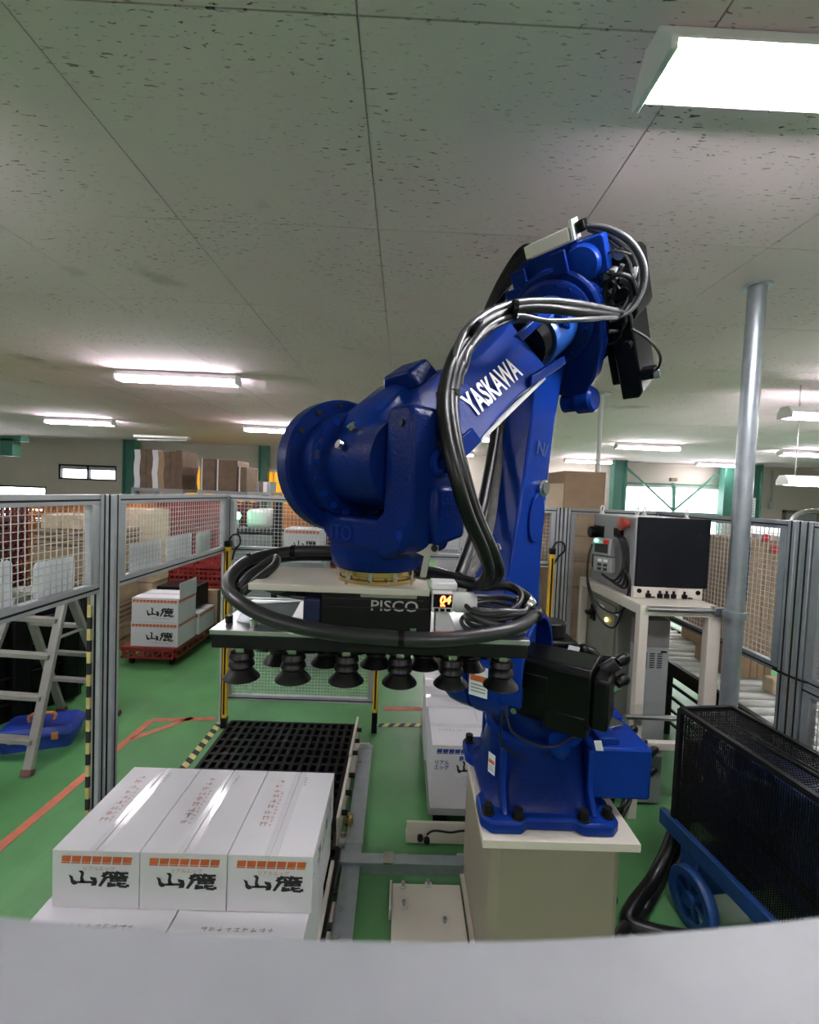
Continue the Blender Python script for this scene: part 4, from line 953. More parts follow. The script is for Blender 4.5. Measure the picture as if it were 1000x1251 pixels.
# black plastic pallets
def pallet(label, x0, x1, y0, y1, h):
    r = thing('plastic_pallet', label, 'pallet', ((x0+x1)/2, (y0+y1)/2, 0), 'black plastic pallets')
    nx, ny = 16, 13
    for k in range(nx+1):
        x = x0+(x1-x0)*k/nx; MB().bx(x-.012, x+.012, y0, y1, h-.03, h).build('slat', M['black_plastic'], r)
    for k in range(ny+1):
        y = y0+(y1-y0)*k/ny; MB().bx(x0, x1, y-.011, y+.011, h-.032, h-.003).build('cross_slat', M['black_plastic'], r)
    MB().bx(x0+.01, x1-.01, y0+.01, y1-.01, h-.05, h-.034).build('added_backing', M['black_plastic'], r)  # solid sheet added so the lattice holes look dark
    for x in (x0+.07, (x0+x1)/2, x1-.07):
        for y in (y0+.07, (y0+y1)/2, y1-.07): MB().bx(x-.07, x+.07, y-.07, y+.07, .02, h-.03).build('block', M['black_plastic'], r, .006)
    for x in (x0+.07, (x0+x1)/2, x1-.07): MB().bx(x-.06, x+.06, y0, y1, .0, .02).build('skid', M['black_plastic'], r)
    for k in range(7): 
        x = x0+(x1-x0)*random.choice((2, 5, 8, 11, 14))/nx; y = y0+(y1-y0)*random.randint(1, ny-1)/ny
        MB().bx(x-.016, x+.016, y-.016, y+.016, h-.002, h+.002).build('grip_pad', M['grey_rubber'], r)
    return r
pallet('empty black plastic lattice pallet on the green floor behind the front cartons', -1.20, -.30, 2.16, 3.22, .13)
pallet('black plastic pallet under the front left stack of white cartons', -1.16, -.25, ynear-.16, ynear+.66, .12)
# pallet stops: cream plates along the right of the pallets
def stop(label, cx, cy, w_, l, z, rail=None):
    r = thing('pallet_stop', label, 'bracket', (cx, cy, 0), 'cream steel pallet stops bolted to the floor')
    MB().bx(cx-w_/2, cx+w_/2, cy-l/2, cy+l/2, 0, z).build('base_plate', M['cream_paint'], r, .003)
    for s in (-.25, .25):
        MB().cyl((cx+w_*.15, cy+l*s, z), (cx+w_*.15, cy+l*s, z+.022), .012, n=6).build('bolt', M['steel'], r)
    if rail:
        x, a, b, zz = rail
        MB().bx(x-.008, x+.008, a, b, .02, zz).build('guide_rail', M['cream_paint'], r, .002)
        for k in range(3): MB().cyl((x+.008, a+(b-a)*(.2+.3*k), zz-.05), (x+.04, a+(b-a)*(.2+.3*k), zz-.05), .014, n=10).build('roller_pin', M['black_metal'], r)
    return r
stop('cream floor plate at the near right corner of the empty black pallet', -.285, 2.24, .22, .16, .02, (-.275, 2.22, 2.75, .17))
stop('cream floor plate at the far right corner of the empty pallet', -.24, 3.0, .12, .36, .02, (-.28, 2.78, 3.26, .17))
stop('narrow cream floor plate right of the front carton stack', -.215, 1.79, .075, .24, .02, (-.262, 1.45, 1.98, .15))
c = onz(426, 997, .08); tag(MB().lathe([(.016, 0), (.024, .01), (.024, .05), (.014, .06)], c-Z*.05, Z, 16).build('brass_plug', M['brass'], smooth=40), 'brass coloured plug standing by the corner of the empty pallet', 'plug')
# galvanised cable ducts on the floor
def duct(label, a, b, wd, h):
    r = thing('floor_duct', label, 'duct', V((a[0], a[1], 0)), 'galvanised cable ducts on the floor')
    a, b = V((a[0], a[1], h/2)), V((b[0], b[1], h/2)); t_ = (b-a).normalized(); s_ = V((-t_.y, t_.x, 0))
    MB().beam(a, b, wd*.94, h-.004).build('channel', M['galvanised'], r)
    MB().beam(a+Z*(h/2-.001), b+Z*(h/2-.001), wd, .004).build('lid', M['galvanised'], r, .001)
    for q in (.0, .5, .97): 
        p = a.lerp(b, q); MB().beam(p+Z*(h/2+.002), p+t_*.03+Z*(h/2+.002), wd*1.04, .003).build('clip', M['galvanised'], r)
    return r
dl = onz(441, 912, .04), onz(428, 1140, .04)
duct('long galvanised cable duct running away between pallet and robot', (-.175, 1.3), (-.2, 3.12), .088, .04)
r = duct('short galvanised cable duct crossing over the long one to the pedestal', (-.24, 2.105), (.36, 2.105), .06, .058)
MB().bx(-.03, .02, 2.07, 2.14, .058, .066).build('duct_clamp', M['steel'], r)
# cream plates by the pedestal
r = thing('floor_plate', 'square cream steel floor plate with bolts in front of the pedestal', 'plate', (.13, 1.86, 0))
MB().bx(.018, .335, 1.6, 2.0, .0, .03).build('plate', M['cream_paint'], r, .003)
for px, py in ((492, 1083), (523, 1081), (493, 1107), (543, 1128)):
    c = onz(px, py, .03); b_ = MB().cyl(c, c+Z*.024, .009, n=8).build('bolt', M['steel'], r); MB().cyl(c, c+Z*.006, .016, n=12).build('nut', M['white_metal'], r)
MB().bx(.006, .016, 1.85, 2.0, 0, .045).build('edge_stop', M['cream_paint'], r)
r = thing('pallet_stop', 'upright cream stop plate with a chain, before the blue-striped white cartons', 'bracket', (.24, 2.3, 0))
MB().bx(.083, .42, 2.265, 2.28, .01, .125).build('plate', M['cream_paint'], r, .003); MB().bx(.083, .42, 2.28, 2.36, 0, .014).build('foot', M['cream_paint'], r)
for px, py in ((513, 1022), (521, 1025)):
    c = at(px, py, 2.265); MB().cyl(c, c-Y*.02, .016, n=10).build('hook', M['black_metal'], r)
MB().tube([at(521, 1020, 2.25), at(530, 1015, 2.25), at(550, 1017, 2.25), at(566, 1015, 2.25), at(590, 1016, 2.25)], .005, 6).build('chain', M['black_metal'], r)
# white cartons with blue print behind the robot
bc = 'white cartons with blue stripes behind the robot'
zt = at(527, 910, 2.42).z
def bcarton(label, x0, x1, y0, y1, z0, z1, seam):
    r = carton('egg_carton', label, x0, x1, y0, y1, z0, z1, bc, seam)
    scrib(((x0+x1)/2-.02, (y0+y1)/2-.06, z1), X, Y, .17, .016, 8, M['grey_ink'], r)
    return r
ya = 2.42; xa = at(527, 940, 2.42).x; zb = .09
hh = (zt-zb)
r = bcarton('white carton with blue stripes and black brush letters behind the robot, nearest one', xa, xa+.30, ya, ya+.44, zb, zt, 'x')
stripe_band((xa+.16, ya, zt-.035), X, Z, .27, .028, 8, M['blue_ink'], r)
MB().text('リアル\nエッグ', .028, (xa+.055, ya, zt-.115), X, Z, bold=.025).build('small_print', M['blue_ink'], r)
MB().text('農場', .03, (xa+.18, ya, zt-.075), X, Z, bold=.02).build('small_print', M['blue_ink'], r)
logo((xa+.235, ya, zt-.125), X, Z, .2, .075, M['black_ink'], r)
scrib((xa+.19, ya, zt-.18), X, Z, .03, .01, 3, M['blue_ink'], r)
for k, nm in enumerate(('white carton in the middle of the row behind the robot, turned sideways', 'farthest white carton of the row behind the robot')):
    bcarton(nm, xa-.012+.01*k, xa+.45, ya+.446+.302*k+.002, ya+.446+.302*k+.30, zb, zt+.004, 'x')
bcarton('white carton right of the nearest blue-striped one, half hidden by the robot base', xa+.304, xa+.60, ya, ya+.44, zb, zt-.002, 'x')
r = thing('cardboard_pallet', 'low grey pallet board under the blue-striped white cartons', 'pallet', (xa+.3, ya+.5, 0))
MB().bx(xa-.01, xa+.6, ya-.005, ya+1.06, .055, .088).build('deck', M['grey_paint'], r)
for k in range(3): MB().bx(xa+.02+.25*k, xa+.1+.25*k, ya+.02, ya+1.05, 0, .055).build('skid', M['black_plastic'], r)
# fire-red bottle like object by the pedestal's right foot
c = onz(748, 1146, .0)
r = thing('valve_unit', 'small red and silver valve unit standing by the right foot of the pedestal', 'valve', (.90, 1.74, 0))
MB().lathe([(.03, 0), (.034, .02), (.034, .09), (.02, .1)], (.90, 1.74, 0), Z, 16).build('red_body', M['red_button'], r, smooth=40)
MB().lathe([(.024, .1), (.028, .11), (.028, .16), (.012, .18)], (.90, 1.74, 0), Z, 16).build('silver_head', M['steel'], r, smooth=40)
MB().tube([(.9, 1.74, .17), (.92, 1.75, .24), (.95, 1.76, .2), (.93, 1.77, .15)], .006, 6).build('thin_tube', M['black_rubber'], r)

# ------------------------------------------------------------ compressor with the black belt guard, right foreground
cpx = 1.35
r = thing('air_compressor', 'blue wheeled compressor behind a big black mesh belt guard, lower right', 'compressor', (cpx, 2.0, 0))
r_comp = r
y0, y1, z0, z1 = .98, 2.03, .35, .89
gd = MB().grid((cpx, y0+.02, z0+.02), Y, Z, y1-y0-.04, z1-z0-.04, .0095, .0029).build('guard_mesh', M['black_metal'], r, kind='stuff')
for a, b in (((cpx, y0, z0), (cpx, y1, z0)), ((cpx, y0, z1), (cpx, y1, z1)), ((cpx, y0, z0), (cpx, y0, z1)), ((cpx, y1, z0), (cpx, y1, z1))):
    MB().beam(a, b, .022, .022).build('guard_frame', M['black_metal'], r)
MB().grid((cpx+.01, y0+.02, z1), Y, X, y1-y0-.04, .25, .0125, .003).build('guard_mesh', M['black_metal'], r, kind='stuff')
MB().grid((cpx+.01, y1, z0+.02), X, Z, .25, z1-z0-.04, .02, .003).build('guard_mesh', M['black_metal'], r, kind='stuff')
for yy, zz in ((y0, z1), (y1, z1), (y1, z0)): MB().beam((cpx, yy, zz), (cpx+.27, yy, zz), .02, .02).build('guard_frame', M['black_metal'], r)
MB().beam((cpx+.27, y0, z1), (cpx+.27, y1, z1), .02, .02).build('guard_frame', M['black_metal'], r)
def pulley(cy, cz, R_, nm):
    c = V((cpx+.10, cy, cz))
    p = MB().lathe([(R_*.86, 0), (R_, .0), (R_*.97, .03), (R_, .06), (R_*.86, .06), (R_*.86, 0)], c, X, 44, cap=False).build(nm, M['compressor_blue'], r, smooth=35)
    MB().lathe([(R_*.2, -.01), (R_*.2, .07)], c, X, 20).build('hub', M['compressor_blue'], p, smooth=40)
    for k in range(5):
        t_ = 2*PI*k/5+.3; d_ = V((0, math.cos(t_), math.sin(t_)))
        MB().beam(c+X*.03+d_*R_*.15, c+X*.03+d_*R_*.9, .06, .03).build('spoke', M['compressor_blue'], p, .006)
    return c
ca = pulley(1.82, .69, .20, 'pulley'); cb_ = pulley(1.30, .66, .235, 'pulley')
for dz in (.015, .04):
    MB().tube([ca+V((dz, .1, .19)), ca+V((dz, -.1, .2)), cb_+V((dz, .1, .24)), cb_+V((dz, -.1, .22))], .008, 6, 5).build('belt', M['black_rubber'], r)
    MB().tube([ca+V((dz, .1, -.19)), ca+V((dz, -.1, -.2)), cb_+V((dz, .1, -.235)), cb_+V((dz, -.1, -.22))], .008, 6, 5).build('belt', M['black_rubber'], r)
MB().bx(cpx+.2, cpx+.42, 1.62, 1.98, .42, .74).build('pump_block', M['compressor_blue'], r, .03)
MB().bx(cpx+.2, cpx+.42, 1.1, 1.5, .44, .72).build('motor_block', M['compressor_blue'], r, .04)
MB().cyl((cpx+.32, .9, .36), (cpx+.32, 2.12, .36), .15, n=28).build('air_tank', M['compressor_blue'], r, smooth=40)
MB().beam((cpx-.01, .9, .33), (cpx-.01, 2.1, .33), .03, .075).build('base_beam', M['compressor_blue'], r, .005)
MB().bx(cpx-.02, cpx+.5, 1.86, 1.96, .13, .30).build('leg', M['compressor_blue'], r, .008)
MB().bx(cpx-.02, cpx+.5, 1.06, 1.16, .05, .30).build('leg', M['compressor_blue'], r, .008)
wc_ = V((cpx-.03, 1.86, .125))
wl = MB().lathe([(.085, -.022), (.118, -.024), (.125, -.015), (.125, .015), (.118, .024), (.085, .022), (.085, -.022)], wc_, X, 36, cap=False).build('wheel', M['compressor_blue'], r, smooth=40)
MB().lathe([(.03, -.03), (.03, .03)], wc_, X, 18).build('wheel_hub', M['compressor_blue'], wl, smooth=40)
for k in range(6):
    t_ = 2*PI*k/6+.25; d_ = V((0, math.cos(t_), math.sin(t_))); MB().beam(wc_+d_*.02, wc_+d_*.092, .02, .02).build('spoke', M['compressor_blue'], wl)
MB().tube([(cpx+.36, 1.0, .86), (cpx+.36, 1.15, .95), (cpx+.36, 1.3, .93)], .035, 10).build('intake_pipe', M['compressor_blue'], r)
r_comp.rotation_euler.z = math.radians(7)
# black suction hoses on the floor
hz = thing('air_hose', 'thick black air hose bending down to the floor left of the compressor', 'hose', (1.12, 1.84, 0))
MB().tube([at(846, 905, 2.2), at(838, 955, 2.16), at(822, 1020, 2.08), at(800, 1070, 2.0), onz(774, 1106, .06), onz(768, 1126, .035), onz(800, 1139, .035), onz(860, 1150, .035), onz(960, 1165, .035)], .031, 12, 7).build('hose', M['black_rubber'], hz, smooth=60)
MB().tube([at(852, 920, 2.24), at(846, 965, 2.22), at(833, 1020, 2.18), at(812, 1065, 2.1), onz(795, 1098, .05), onz(782, 1116, .03), onz(758, 1140, .03), onz(740, 1180, .03)], .024, 12, 7).build('hose', M['black_rubber'], hz, smooth=60)
MB().lathe([(.034, 0), (.04, .01), (.04, .04), (.034, .05)], at(835, 968, 2.145), V((.12, .1, .7)), 16).build('hose_clamp', M['steel'], hz, smooth=40)

# ------------------------------------------------------------ control table right of the robot
tx0, tx1, ty0, ty1, tz_ = 1.385, 1.86, 2.50, 3.38, 1.27
ct = thing('control_table', 'cream steel frame table carrying the robot control cabinet', 'table', ((tx0+tx1)/2, (ty0+ty1)/2, 0))
MB().bx(tx0, tx1, ty0, ty1, tz_-.012, tz_).build('table_top', M['cream_paint'], ct, .002)
for y in (ty0, ty1-.05): MB().bx(tx0, tx1, y, y+.05, tz_-.06, tz_-.012).build('apron', M['cream_paint'], ct, .002)
for x in (tx0, tx1-.05): MB().bx(x, x+.05, ty0+.05, ty1-.05, tz_-.06, tz_-.012).build('apron', M['cream_paint'], ct, .002)
for x in (tx0, tx1-.075):
    for y in (ty0, ty1-.05): MB().bx(x, x+(.05 if x == tx0 else .075), y, y+.05, 0, tz_-.06).build('leg', M['cream_paint'], ct, .003)
MB().bx(tx0, tx1, ty0, ty0+.04, .42, .46).build('lower_bar', M['cream_paint'], ct)
rp = thing('steel_tube_rail', 'horizontal steel tube along the table front clamped to the tall pole', 'rail', (1.65, TPY, tz_-.03))
MB().cyl((tx0+.03, TPY+.055, tz_-.02), (TPX, TPY+.055, tz_-.02), .017, n=14).build('tube', M['steel'], rp, smooth=40)
MB().lathe([(.046, -.02), (.058, -.018), (.058, .018), (.046, .02)], (TPX, TPY, tz_-.02), Z, 22).build('pole_clamp', M['galvanised'], rp, smooth=40)
MB().bx(TPX-.09, TPX-.04, TPY+.03, TPY+.075, tz_-.045, tz_+.005).build('pole_clamp', M['steel'], rp, .004)
rp2 = tag(MB().cyl((tx0-.06, 2.485, .62), (tx1-.02, 2.485, .62), .0155, n=12).build('steel_tube', M['steel'], smooth=40), 'short level steel tube across the front legs of the control table', 'tube')
# tall cabinet under the table
cb = thing('lower_cabinet', 'grey cream electrical cabinet standing under the control table', 'cabinet', (1.6, 3.0, 0))
lx = 1.44
MB().bx(lx, 1.78, 2.86, 3.30, .06, 1.19).build('body', M['grey_green'], cb, .004)
MB().bx(lx-.014, lx, 2.88, 3.28, .1, 1.16).build('door', M['grey_green'], cb, .003)
def xat(px, py, x):
    d = (px-500)/FPX*CR - (py-625.5)/FPX*CU + CF; return EYE + d*(x/d.x)
c = xat(725, 748, lx-.014); MB().obx((lx-.02, c.y, c.z), (.014, .07, .11)).build('switch_plate', M['black_plastic'], cb, .002)
MB().obx((lx-.045, c.y+.005, c.z), (.05, .05, .03)).build('switch_handle', M['black_plastic'], cb, .006)
c = xat(741, 757, lx-.014); MB().cyl((lx-.014, c.y, c.z), (lx-.024, c.y, c.z), .013, n=14).build('yellow_lamp', M['led_yellow'], cb)
for px, py in ((735, 740), (752, 750)):
    c = xat(px, py, lx-.014); MB().obx((lx-.0155, c.y, c.z), (.003, .07, .012)).build('name_strip', M['white_paper'], cb)
for k in range(2): MB().bx(lx+.03, 1.75, 2.88, 3.28, 0, .06).build('plinth', M['black_metal'], cb) if k == 0 else None
# grey duct in front of it
dk = thing('cable_duct', 'grey vertical cable duct with vent slots inside the table frame', 'duct', (1.52, 2.68, 0))
MB().bx(1.455, 1.64, 2.62, 2.72, .02, .985).build('body', M['grey_paint'], dk, .003)
MB().bx(1.455, 1.64, 2.62, 2.72, .985, 1.15).build('upper_box', mat('trunk_dark', (.16, .15, .14), .6), dk, .003)
for k in range(3):
    mb = MB()
    for q in range(7): mb.bx(1.48+.045*k, 1.51+.045*k, 2.6185, 2.6205, .86+.014*q, .866+.014*q)
    mb.build('vent_slots', M['black_metal'], dk, kind='stuff')
MB().bx(1.59, 1.625, 2.617, 2.62, .955, .966).build('label_strip', M['black_plastic'], dk)
MB().bx(1.66, 1.69, 2.9, 2.93, 0, 1.2).build('black_upright', M['black_metal'], ct)
# control cabinet on the table
cx0, cx1, cy0, cy1, cz0, cz1 = 1.44, 1.885, 2.70, 3.31, tz_, 1.765
cc = thing('control_cabinet', 'grey robot control cabinet with a large black front panel on the cream table', 'cabinet', ((cx0+cx1)/2, (cy0+cy1)/2, cz0))
MB().bx(cx0, cx1, cy0+.012, cy1, cz0, cz1).build('body', M['grey_paint'], cc, .006)
MB().bx(cx0+.012, cx1+.01, cy0-.012, cy0+.012, cz0+.07, cz1+.004).build('front_panel', M['dark_panel'], cc, .003)
for px, py in ((797, 651), (855, 654)):
    c = at(px, py, cy0-.012); MB().cyl(c, c-Y*.004, .004, n=8).build('screw', M['black_metal'], cc)
st = MB().bx(cx0-.005, cx1-.02, cy0-.016, cy0+.012, cz0+.001, cz0+.068).build('terminal_strip', M['cream_paint'], cc, .002)
for f_, s_ in ((.07, .014), (.93, .014)):
    x = cx0+(cx1-cx0-.02)*f_; MB().cyl((x, cy0-.016, cz0+.045), (x, cy0-.022, cz0+.045), s_, n=14).build('terminal_hole', M['black_plastic'], st)
for f_ in (.2, .37, .47, .57, .73):
    x = cx0+(cx1-cx0-.02)*f_
    MB().bx(x-.015, x+.015, cy0-.03, cy0-.016, cz0+.006, cz0+.032).build('terminal', M['black_plastic'], st, .003)
    MB().bx(x-.005, x+.005, cy0-.026, cy0-.016, cz0+.032, cz0+.05).build('terminal_pin', M['black_plastic'], st)
for f_ in (.27, .82):
    x = cx0+(cx1-cx0-.02)*f_; MB().bx(x-.012, x+.012, cy0-.024, cy0-.016, cz0+.006, cz0+.014).build('terminal_key', M['black_plastic'], st)
for x, y in ((cx0+.03, cy1-.06), (cx0+.03, cy0+.06), (cx1-.1, cy0+.06), (cx1-.1, cy1-.06)):
    eb = MB().cyl((x, y, cz1), (x, y, cz1+.012), .016, n=12).build('eyebolt', M['white_metal'], cc)
    MB().tube([(x+.02*math.cos(2*PI*k/10)*.8, y+.02*math.cos(2*PI*k/10)*.6, cz1+.036+.024*math.sin(2*PI*k/10)) for k in range(10)], .005, 6, 2, True).build('eye', M['white_metal'], eb, smooth=60)
def side(px, py): return xat(px, py, cx0)
c0, c1 = side(726, 641), side(735, 697)
bp = MB().bx(cx0-.004, cx0, c1.y, c0.y, c1.z, c0.z).build('breaker_plate', M['black_plastic'], cc)
mb = MB(); mb.bx(cx0-.007, cx0-.003, c1.y+.02, c0.y-.03, c1.z+.05, c1.z+.12); mb.bx(cx0-.007, cx0-.003, c1.y+.02, c0.y-.03, c1.z+.01, c1.z+.035); mb.build('breaker_label', M['grey_ink'], bp)
c = side(728, 650); MB().cyl((cx0, c.y, c.z), (cx0-.05, c.y, c.z), .042, n=18).build('breaker_knob', M['black_plastic'], bp, .004)
c = side(767, 640); MB().lathe([(.03, 0), (.03, .02), (.042, .028), (.044, .05), (.03, .06)], (cx0, c.y, c.z), -X, 20).build('stop_button', mat('stop_red', (.35, .05, .03), .5), cc, smooth=40)
c = side(757, 650); MB().obx((cx0-.01, c.y, c.z), (.02, .1, .05)).build('hook_plate', M['black_plastic'], cc, .003)
# teaching pendant hung on the side
c = side(752, 675)
tpx = cx0-.04
tp_ = thing('teach_pendant', 'grey hand pendant with a green light hung on the side of the control cabinet', 'pendant', (tpx, c.y, c.z-.12))
ca_, cb_ = side(744, 652), side(752, 706)
MB().bx(tpx-.03, tpx+.035, c.y-.05, c.y+.08, c.z-.02, c.z+.095).build('upper_case', M['grey_paint'], tp_, .008)
MB().bx(tpx-.026, tpx+.026, c.y-.06, c.y+.07, c.z-.13, c.z-.028).build('lower_case', M['grey_paint'], tp_, .008)
MB().bx(tpx-.032, tpx-.0295, c.y-.03, c.y+.06, c.z+.0, c.z+.06).build('display', M['grey_rubber'], tp_)
for k in range(3):
    for q in range(2): MB().bx(tpx-.03, tpx-.0255, c.y-.03+.04*q, c.y-.005+.04*q, c.z-.06-.028*k, c.z-.043-.028*k).build('key', M['grey_rubber' if k else 'white_plastic'], tp_)
MB().cyl((tpx-.03, c.y+.05, c.z+.078), (tpx-.04, c.y+.05, c.z+.078), .012, n=14).build('green_light', M['led_green'], tp_)
MB().cyl((tpx-.03, c.y-.02, c.z+.075), (tpx-.05, c.y-.02, c.z+.075), .016, n=14).build('red_button', M['red_button'], tp_)
for k in range(4):
    o_ = .012*k
    MB().tube([(tpx-.01, c.y-.06-o_, c.z+.12), (tpx-.02, c.y-.10-o_, c.z+.10), (tpx-.02, c.y-.13-o_, c.z), (tpx-.03, c.y-.13-o_, c.z-.1), (tpx-.03, c.y-.08-o_*2, c.z-.17-o_), (tpx-.03, c.y+.0, c.z-.14)], .008, 7).build('cable', M['black_rubber'], tp_, smooth=60)
for k in range(2):
    MB().tube([(tpx-.03, c.y+.08, c.z+.05), (tpx-.05, c.y+.09, c.z-.05), (tpx-.06, c.y+.075, c.z-.2-.03*k), (tpx-.07, c.y+.0-.02*k, c.z-.33-.09*k), (tpx-.07, c.y-.12, c.z-.37-.09*k), (tpx-.06, c.y-.2+.02*k, c.z-.28), (tpx-.05, c.y-.19, c.z-.15), (tpx-.03, c.y-.14, c.z-.08)], .0065, 7).build('cable', M['black_rubber'], tp_, smooth=60)

# the pendant hangs turned a little toward the fence opening
_p = V(tp_.location); tp_.rotation_euler.z = math.radians(38); tp_.location = _p + V((-.045, -.03, 0))

# ------------------------------------------------------------ roller conveyor beyond the right fence
r = thing('roller_conveyor', 'roller conveyor with steel rollers running behind the right fence', 'conveyor', (2.55, 3.6, 0))
kx0, kx1, ky0, ky1, kz = 2.2, 2.82, 1.9, 5.2, .56
for x in (kx0, kx1): MB().bx(x-.02, x+.02, ky0, ky1, kz-.07, kz+.03).build('side_rail', M['black_metal'], r, .002)
n = 30; rp_ = None
for k in range(n):
    y = ky0+.06+(ky1-ky0-.12)*k/(n-1)
    if rp_ is None: rp_ = MB().cyl((kx0+.02, y, kz), (kx1-.02, y, kz), .027, n=14).build('roller', M['white_metal'], r, smooth=40); y_0 = y
    else: o = rp_.copy(); COL.objects.link(o); o.parent = r; o.location = (0, y-y_0, 0)
for x in (kx0, kx1):
    for y in (2.1, 3.5, 5.0): MB().bx(x-.02, x+.02, y-.03, y+.03, 0, kz-.07).build('leg', M['black_metal'], r)
for k, z in enumerate((.12, .22, .32, .42)):
    MB().bx(kx0-.03, kx0-.015, ky0, ky1, z, z+.02).build('side_bar', M['black_metal'], r)
sh = thing('steel_rack', 'dark steel frame with uprights behind the conveyor at right', 'rack', (3.0, 3.4, 0))
for y in (2.5, 3.3, 4.1): MB().bx(3.06, 3.10, y-.02, y+.02, 0, 1.05).build('upright', M['galvanised'], sh)
for z in (.3, .92): MB().bx(3.06, 3.10, 2.4, 4.2, z, z+.05).build('beam', M['black_metal'], sh)
# cardboard bundle standing on it
def sheets(name, label, x0, x1, y0, y1, z0, z1, n, axis, mats, cat='cardboard', group='bundles of flattened cardboard', jit=.01):
    r = thing(name, label, cat, ((x0+x1)/2, (y0+y1)/2, z0), group)
    for k in range(n):
        m_ = M[mats[k % len(mats)]]; j = random.uniform(-jit, jit); j2 = random.uniform(-jit, jit)
        if axis == 'x': MB().bx(x0+(x1-x0)*k/n, x0+(x1-x0)*(k+.92)/n, y0+j, y1+j, z0, z1+j2).build('sheet', m_, r)
        elif axis == 'y': MB().bx(x0+j, x1+j, y0+(y1-y0)*k/n, y0+(y1-y0)*(k+.92)/n, z0, z1+j2).build('sheet', m_, r)
        else: MB().bx(x0+j, x1+j, y0+j2, y1+j2, z0+(z1-z0)*k/n, z0+(z1-z0)*(k+.94)/n).build('sheet', m_, r)
    return r
b0, b1 = at(903, 654, 3.2), at(953, 665, 3.2)
sheets('cardboard_bundle', 'brown cardboard bundle standing on the conveyor behind the right fence', b0.x, b1.x, 3.2, 3.6, kz+.03, at(925, 660, 3.2).z, 6, 'x', ['brown_carton', 'brown_carton'], jit=.004)
tag(MB().bx(at(902, 660, 3.18).x-.002, at(917, 660, 3.18).x, 3.17, 3.192, at(905, 735, 3.18).z, at(905, 664, 3.18).z).build('navy_board', mat('navy', (.012, .02, .08), .6)), 'narrow navy board leaning at the left edge of the brown bundle', 'board')
b0 = at(866, 655, 3.9); b1 = at(905, 660, 3.9)
sheets('cardboard_bundle', 'brown cardboard bundle between the black control cabinet and the tall pole', b0.x, b1.x, 3.9, 4.2, kz+.03, b0.z, 4, 'x', ['brown_carton'], jit=.004)
for px, py, col in ((945, 671, 'red'), (934, 657, 'red')):
    c = at(px, py, 3.19); tag(MB().lathe([(.001, 0), (.028, .004), (.028, .016), (.001, .02)], c, -Y, 14).build('red_tag', M['red_button']), 'round red tag on the brown bundle, %s' % ('lower one' if py > 660 else 'upper one'), 'tag')
c0, c1 = at(952, 658, 3.5), at(985, 698, 3.5)
r = thing('storage_bin', 'white plastic bin between brown bundle and right post', 'bin', ((c0.x+c1.x)/2, 3.6, c1.z))
MB().bx(c0.x, c1.x, 3.5, 3.8, c1.z, c0.z).build('body', M['white_plastic'], r, .01); MB().bx(c0.x-.01, c1.x+.01, 3.49, 3.81, c0.z, c0.z+.02).build('lid', M['white_plastic'], r, .004)
MB().bx(c0.x-.03, c1.x+.03, 3.45, 3.85, c1.z-.04, c1.z).build('shelf', M['grey_paint'], r)
for x in (c0.x-.01, c1.x+.01): MB().bx(x-.02, x+.02, 3.6, 3.66, 0, c1.z-.04).build('stand_leg', M['grey_paint'], r)
c0, c1 = at(948, 792, 2.9), at(970, 812, 2.9)
tag(MB().bx(c0.x, c1.x, 2.9, 3.0, kz+.03, kz+.03+c0.z-c1.z).build('small_sack', M['pale_carton'], bevel=.015), 'small pale package on the conveyor low behind the right mesh', 'package')
c = at(998, 828, 2.6); tag(MB().bx(c.x-.02, c.x+.06, 2.6, 2.7, c.z-.05, c.z+.04).build('red_bin', M['red_button'], bevel=.01), 'small red bin at the right edge behind the mesh', 'bin')
tag(MB().bx(2.2, 2.5, 1.5, 1.9, .0, .98).build('cardboard_sheet', M['brown_carton'], bevel=.003), 'brown cardboard standing low at the right edge behind the posts', 'cardboard')
c0, c1 = at(955, 665, 6), at(990, 740, 6)
mc = thing('grey_machine', 'grey machine with pipes standing behind the conveyor at the right edge', 'machine', ((c0.x+c1.x)/2, 6.2, 0))
MB().bx(c0.x-.6, c1.x+.4, 6, 6.6, .1, 1.35).build('body', M['grey_paint'], mc, .02); MB().bx(c0.x-.5, c1.x+.2, 6.05, 6.5, 1.35, 1.62).build('hopper', M['white_plastic'], mc, .02)
MB().bx(c0.x-.55, c1.x+.35, 6.05, 6.55, 0, .1).build('plinth', M['black_metal'], mc)
MB().tube([(c0.x+.05, 6.0, 1.5), (c0.x+.1, 5.9, 1.8), (c0.x+.5, 5.9, 1.82), (c0.x+.6, 6, 1.5)], .03, 8).build('pipe', M['steel'], mc)
# ------------------------------------------------------------ stepladder, toolbox and the things left of the fence
ld = thing('stepladder', 'small aluminium A-frame stepladder standing outside the left fence', 'ladder', (-2.5, 3.1, 0))
h = 1.06
FR = V((-2.28, 2.72, 0)); FL = FR + V((-.50, .03, 0)); RR = V((-2.22, 3.49, 0)); RL = RR + V((-.46, .04, 0))
tR = V((-2.31, 3.05, h)); tL = tR + V((-.36, .03, 0))
def leg(a, b, nm):
    l = MB().beam(a+(b-a)*.02, b, .055, .03, (0, 1, 0)).build('leg', M['ladder_alu'], ld, .003)
    MB().beam(a, a+(b-a)*.035, .065, .04, (0, 1, 0)).build('rubber_foot', mat('foot_brown', (.13, .05, .05), .7), l, .003)
leg(FR, tR, 'f'); leg(FL, tL, 'f'); leg(RR, tR+V((.0, .05, 0)), 'r'); leg(RL, tL+V((0, .05, 0)), 'r')
for t_ in (.18, .41, .64, .85): MB().beam(FR.lerp(tR, t_), FL.lerp(tL, t_), .06, .03, (0, 0, 1)).build('tread', M['ladder_alu'], ld, .003)
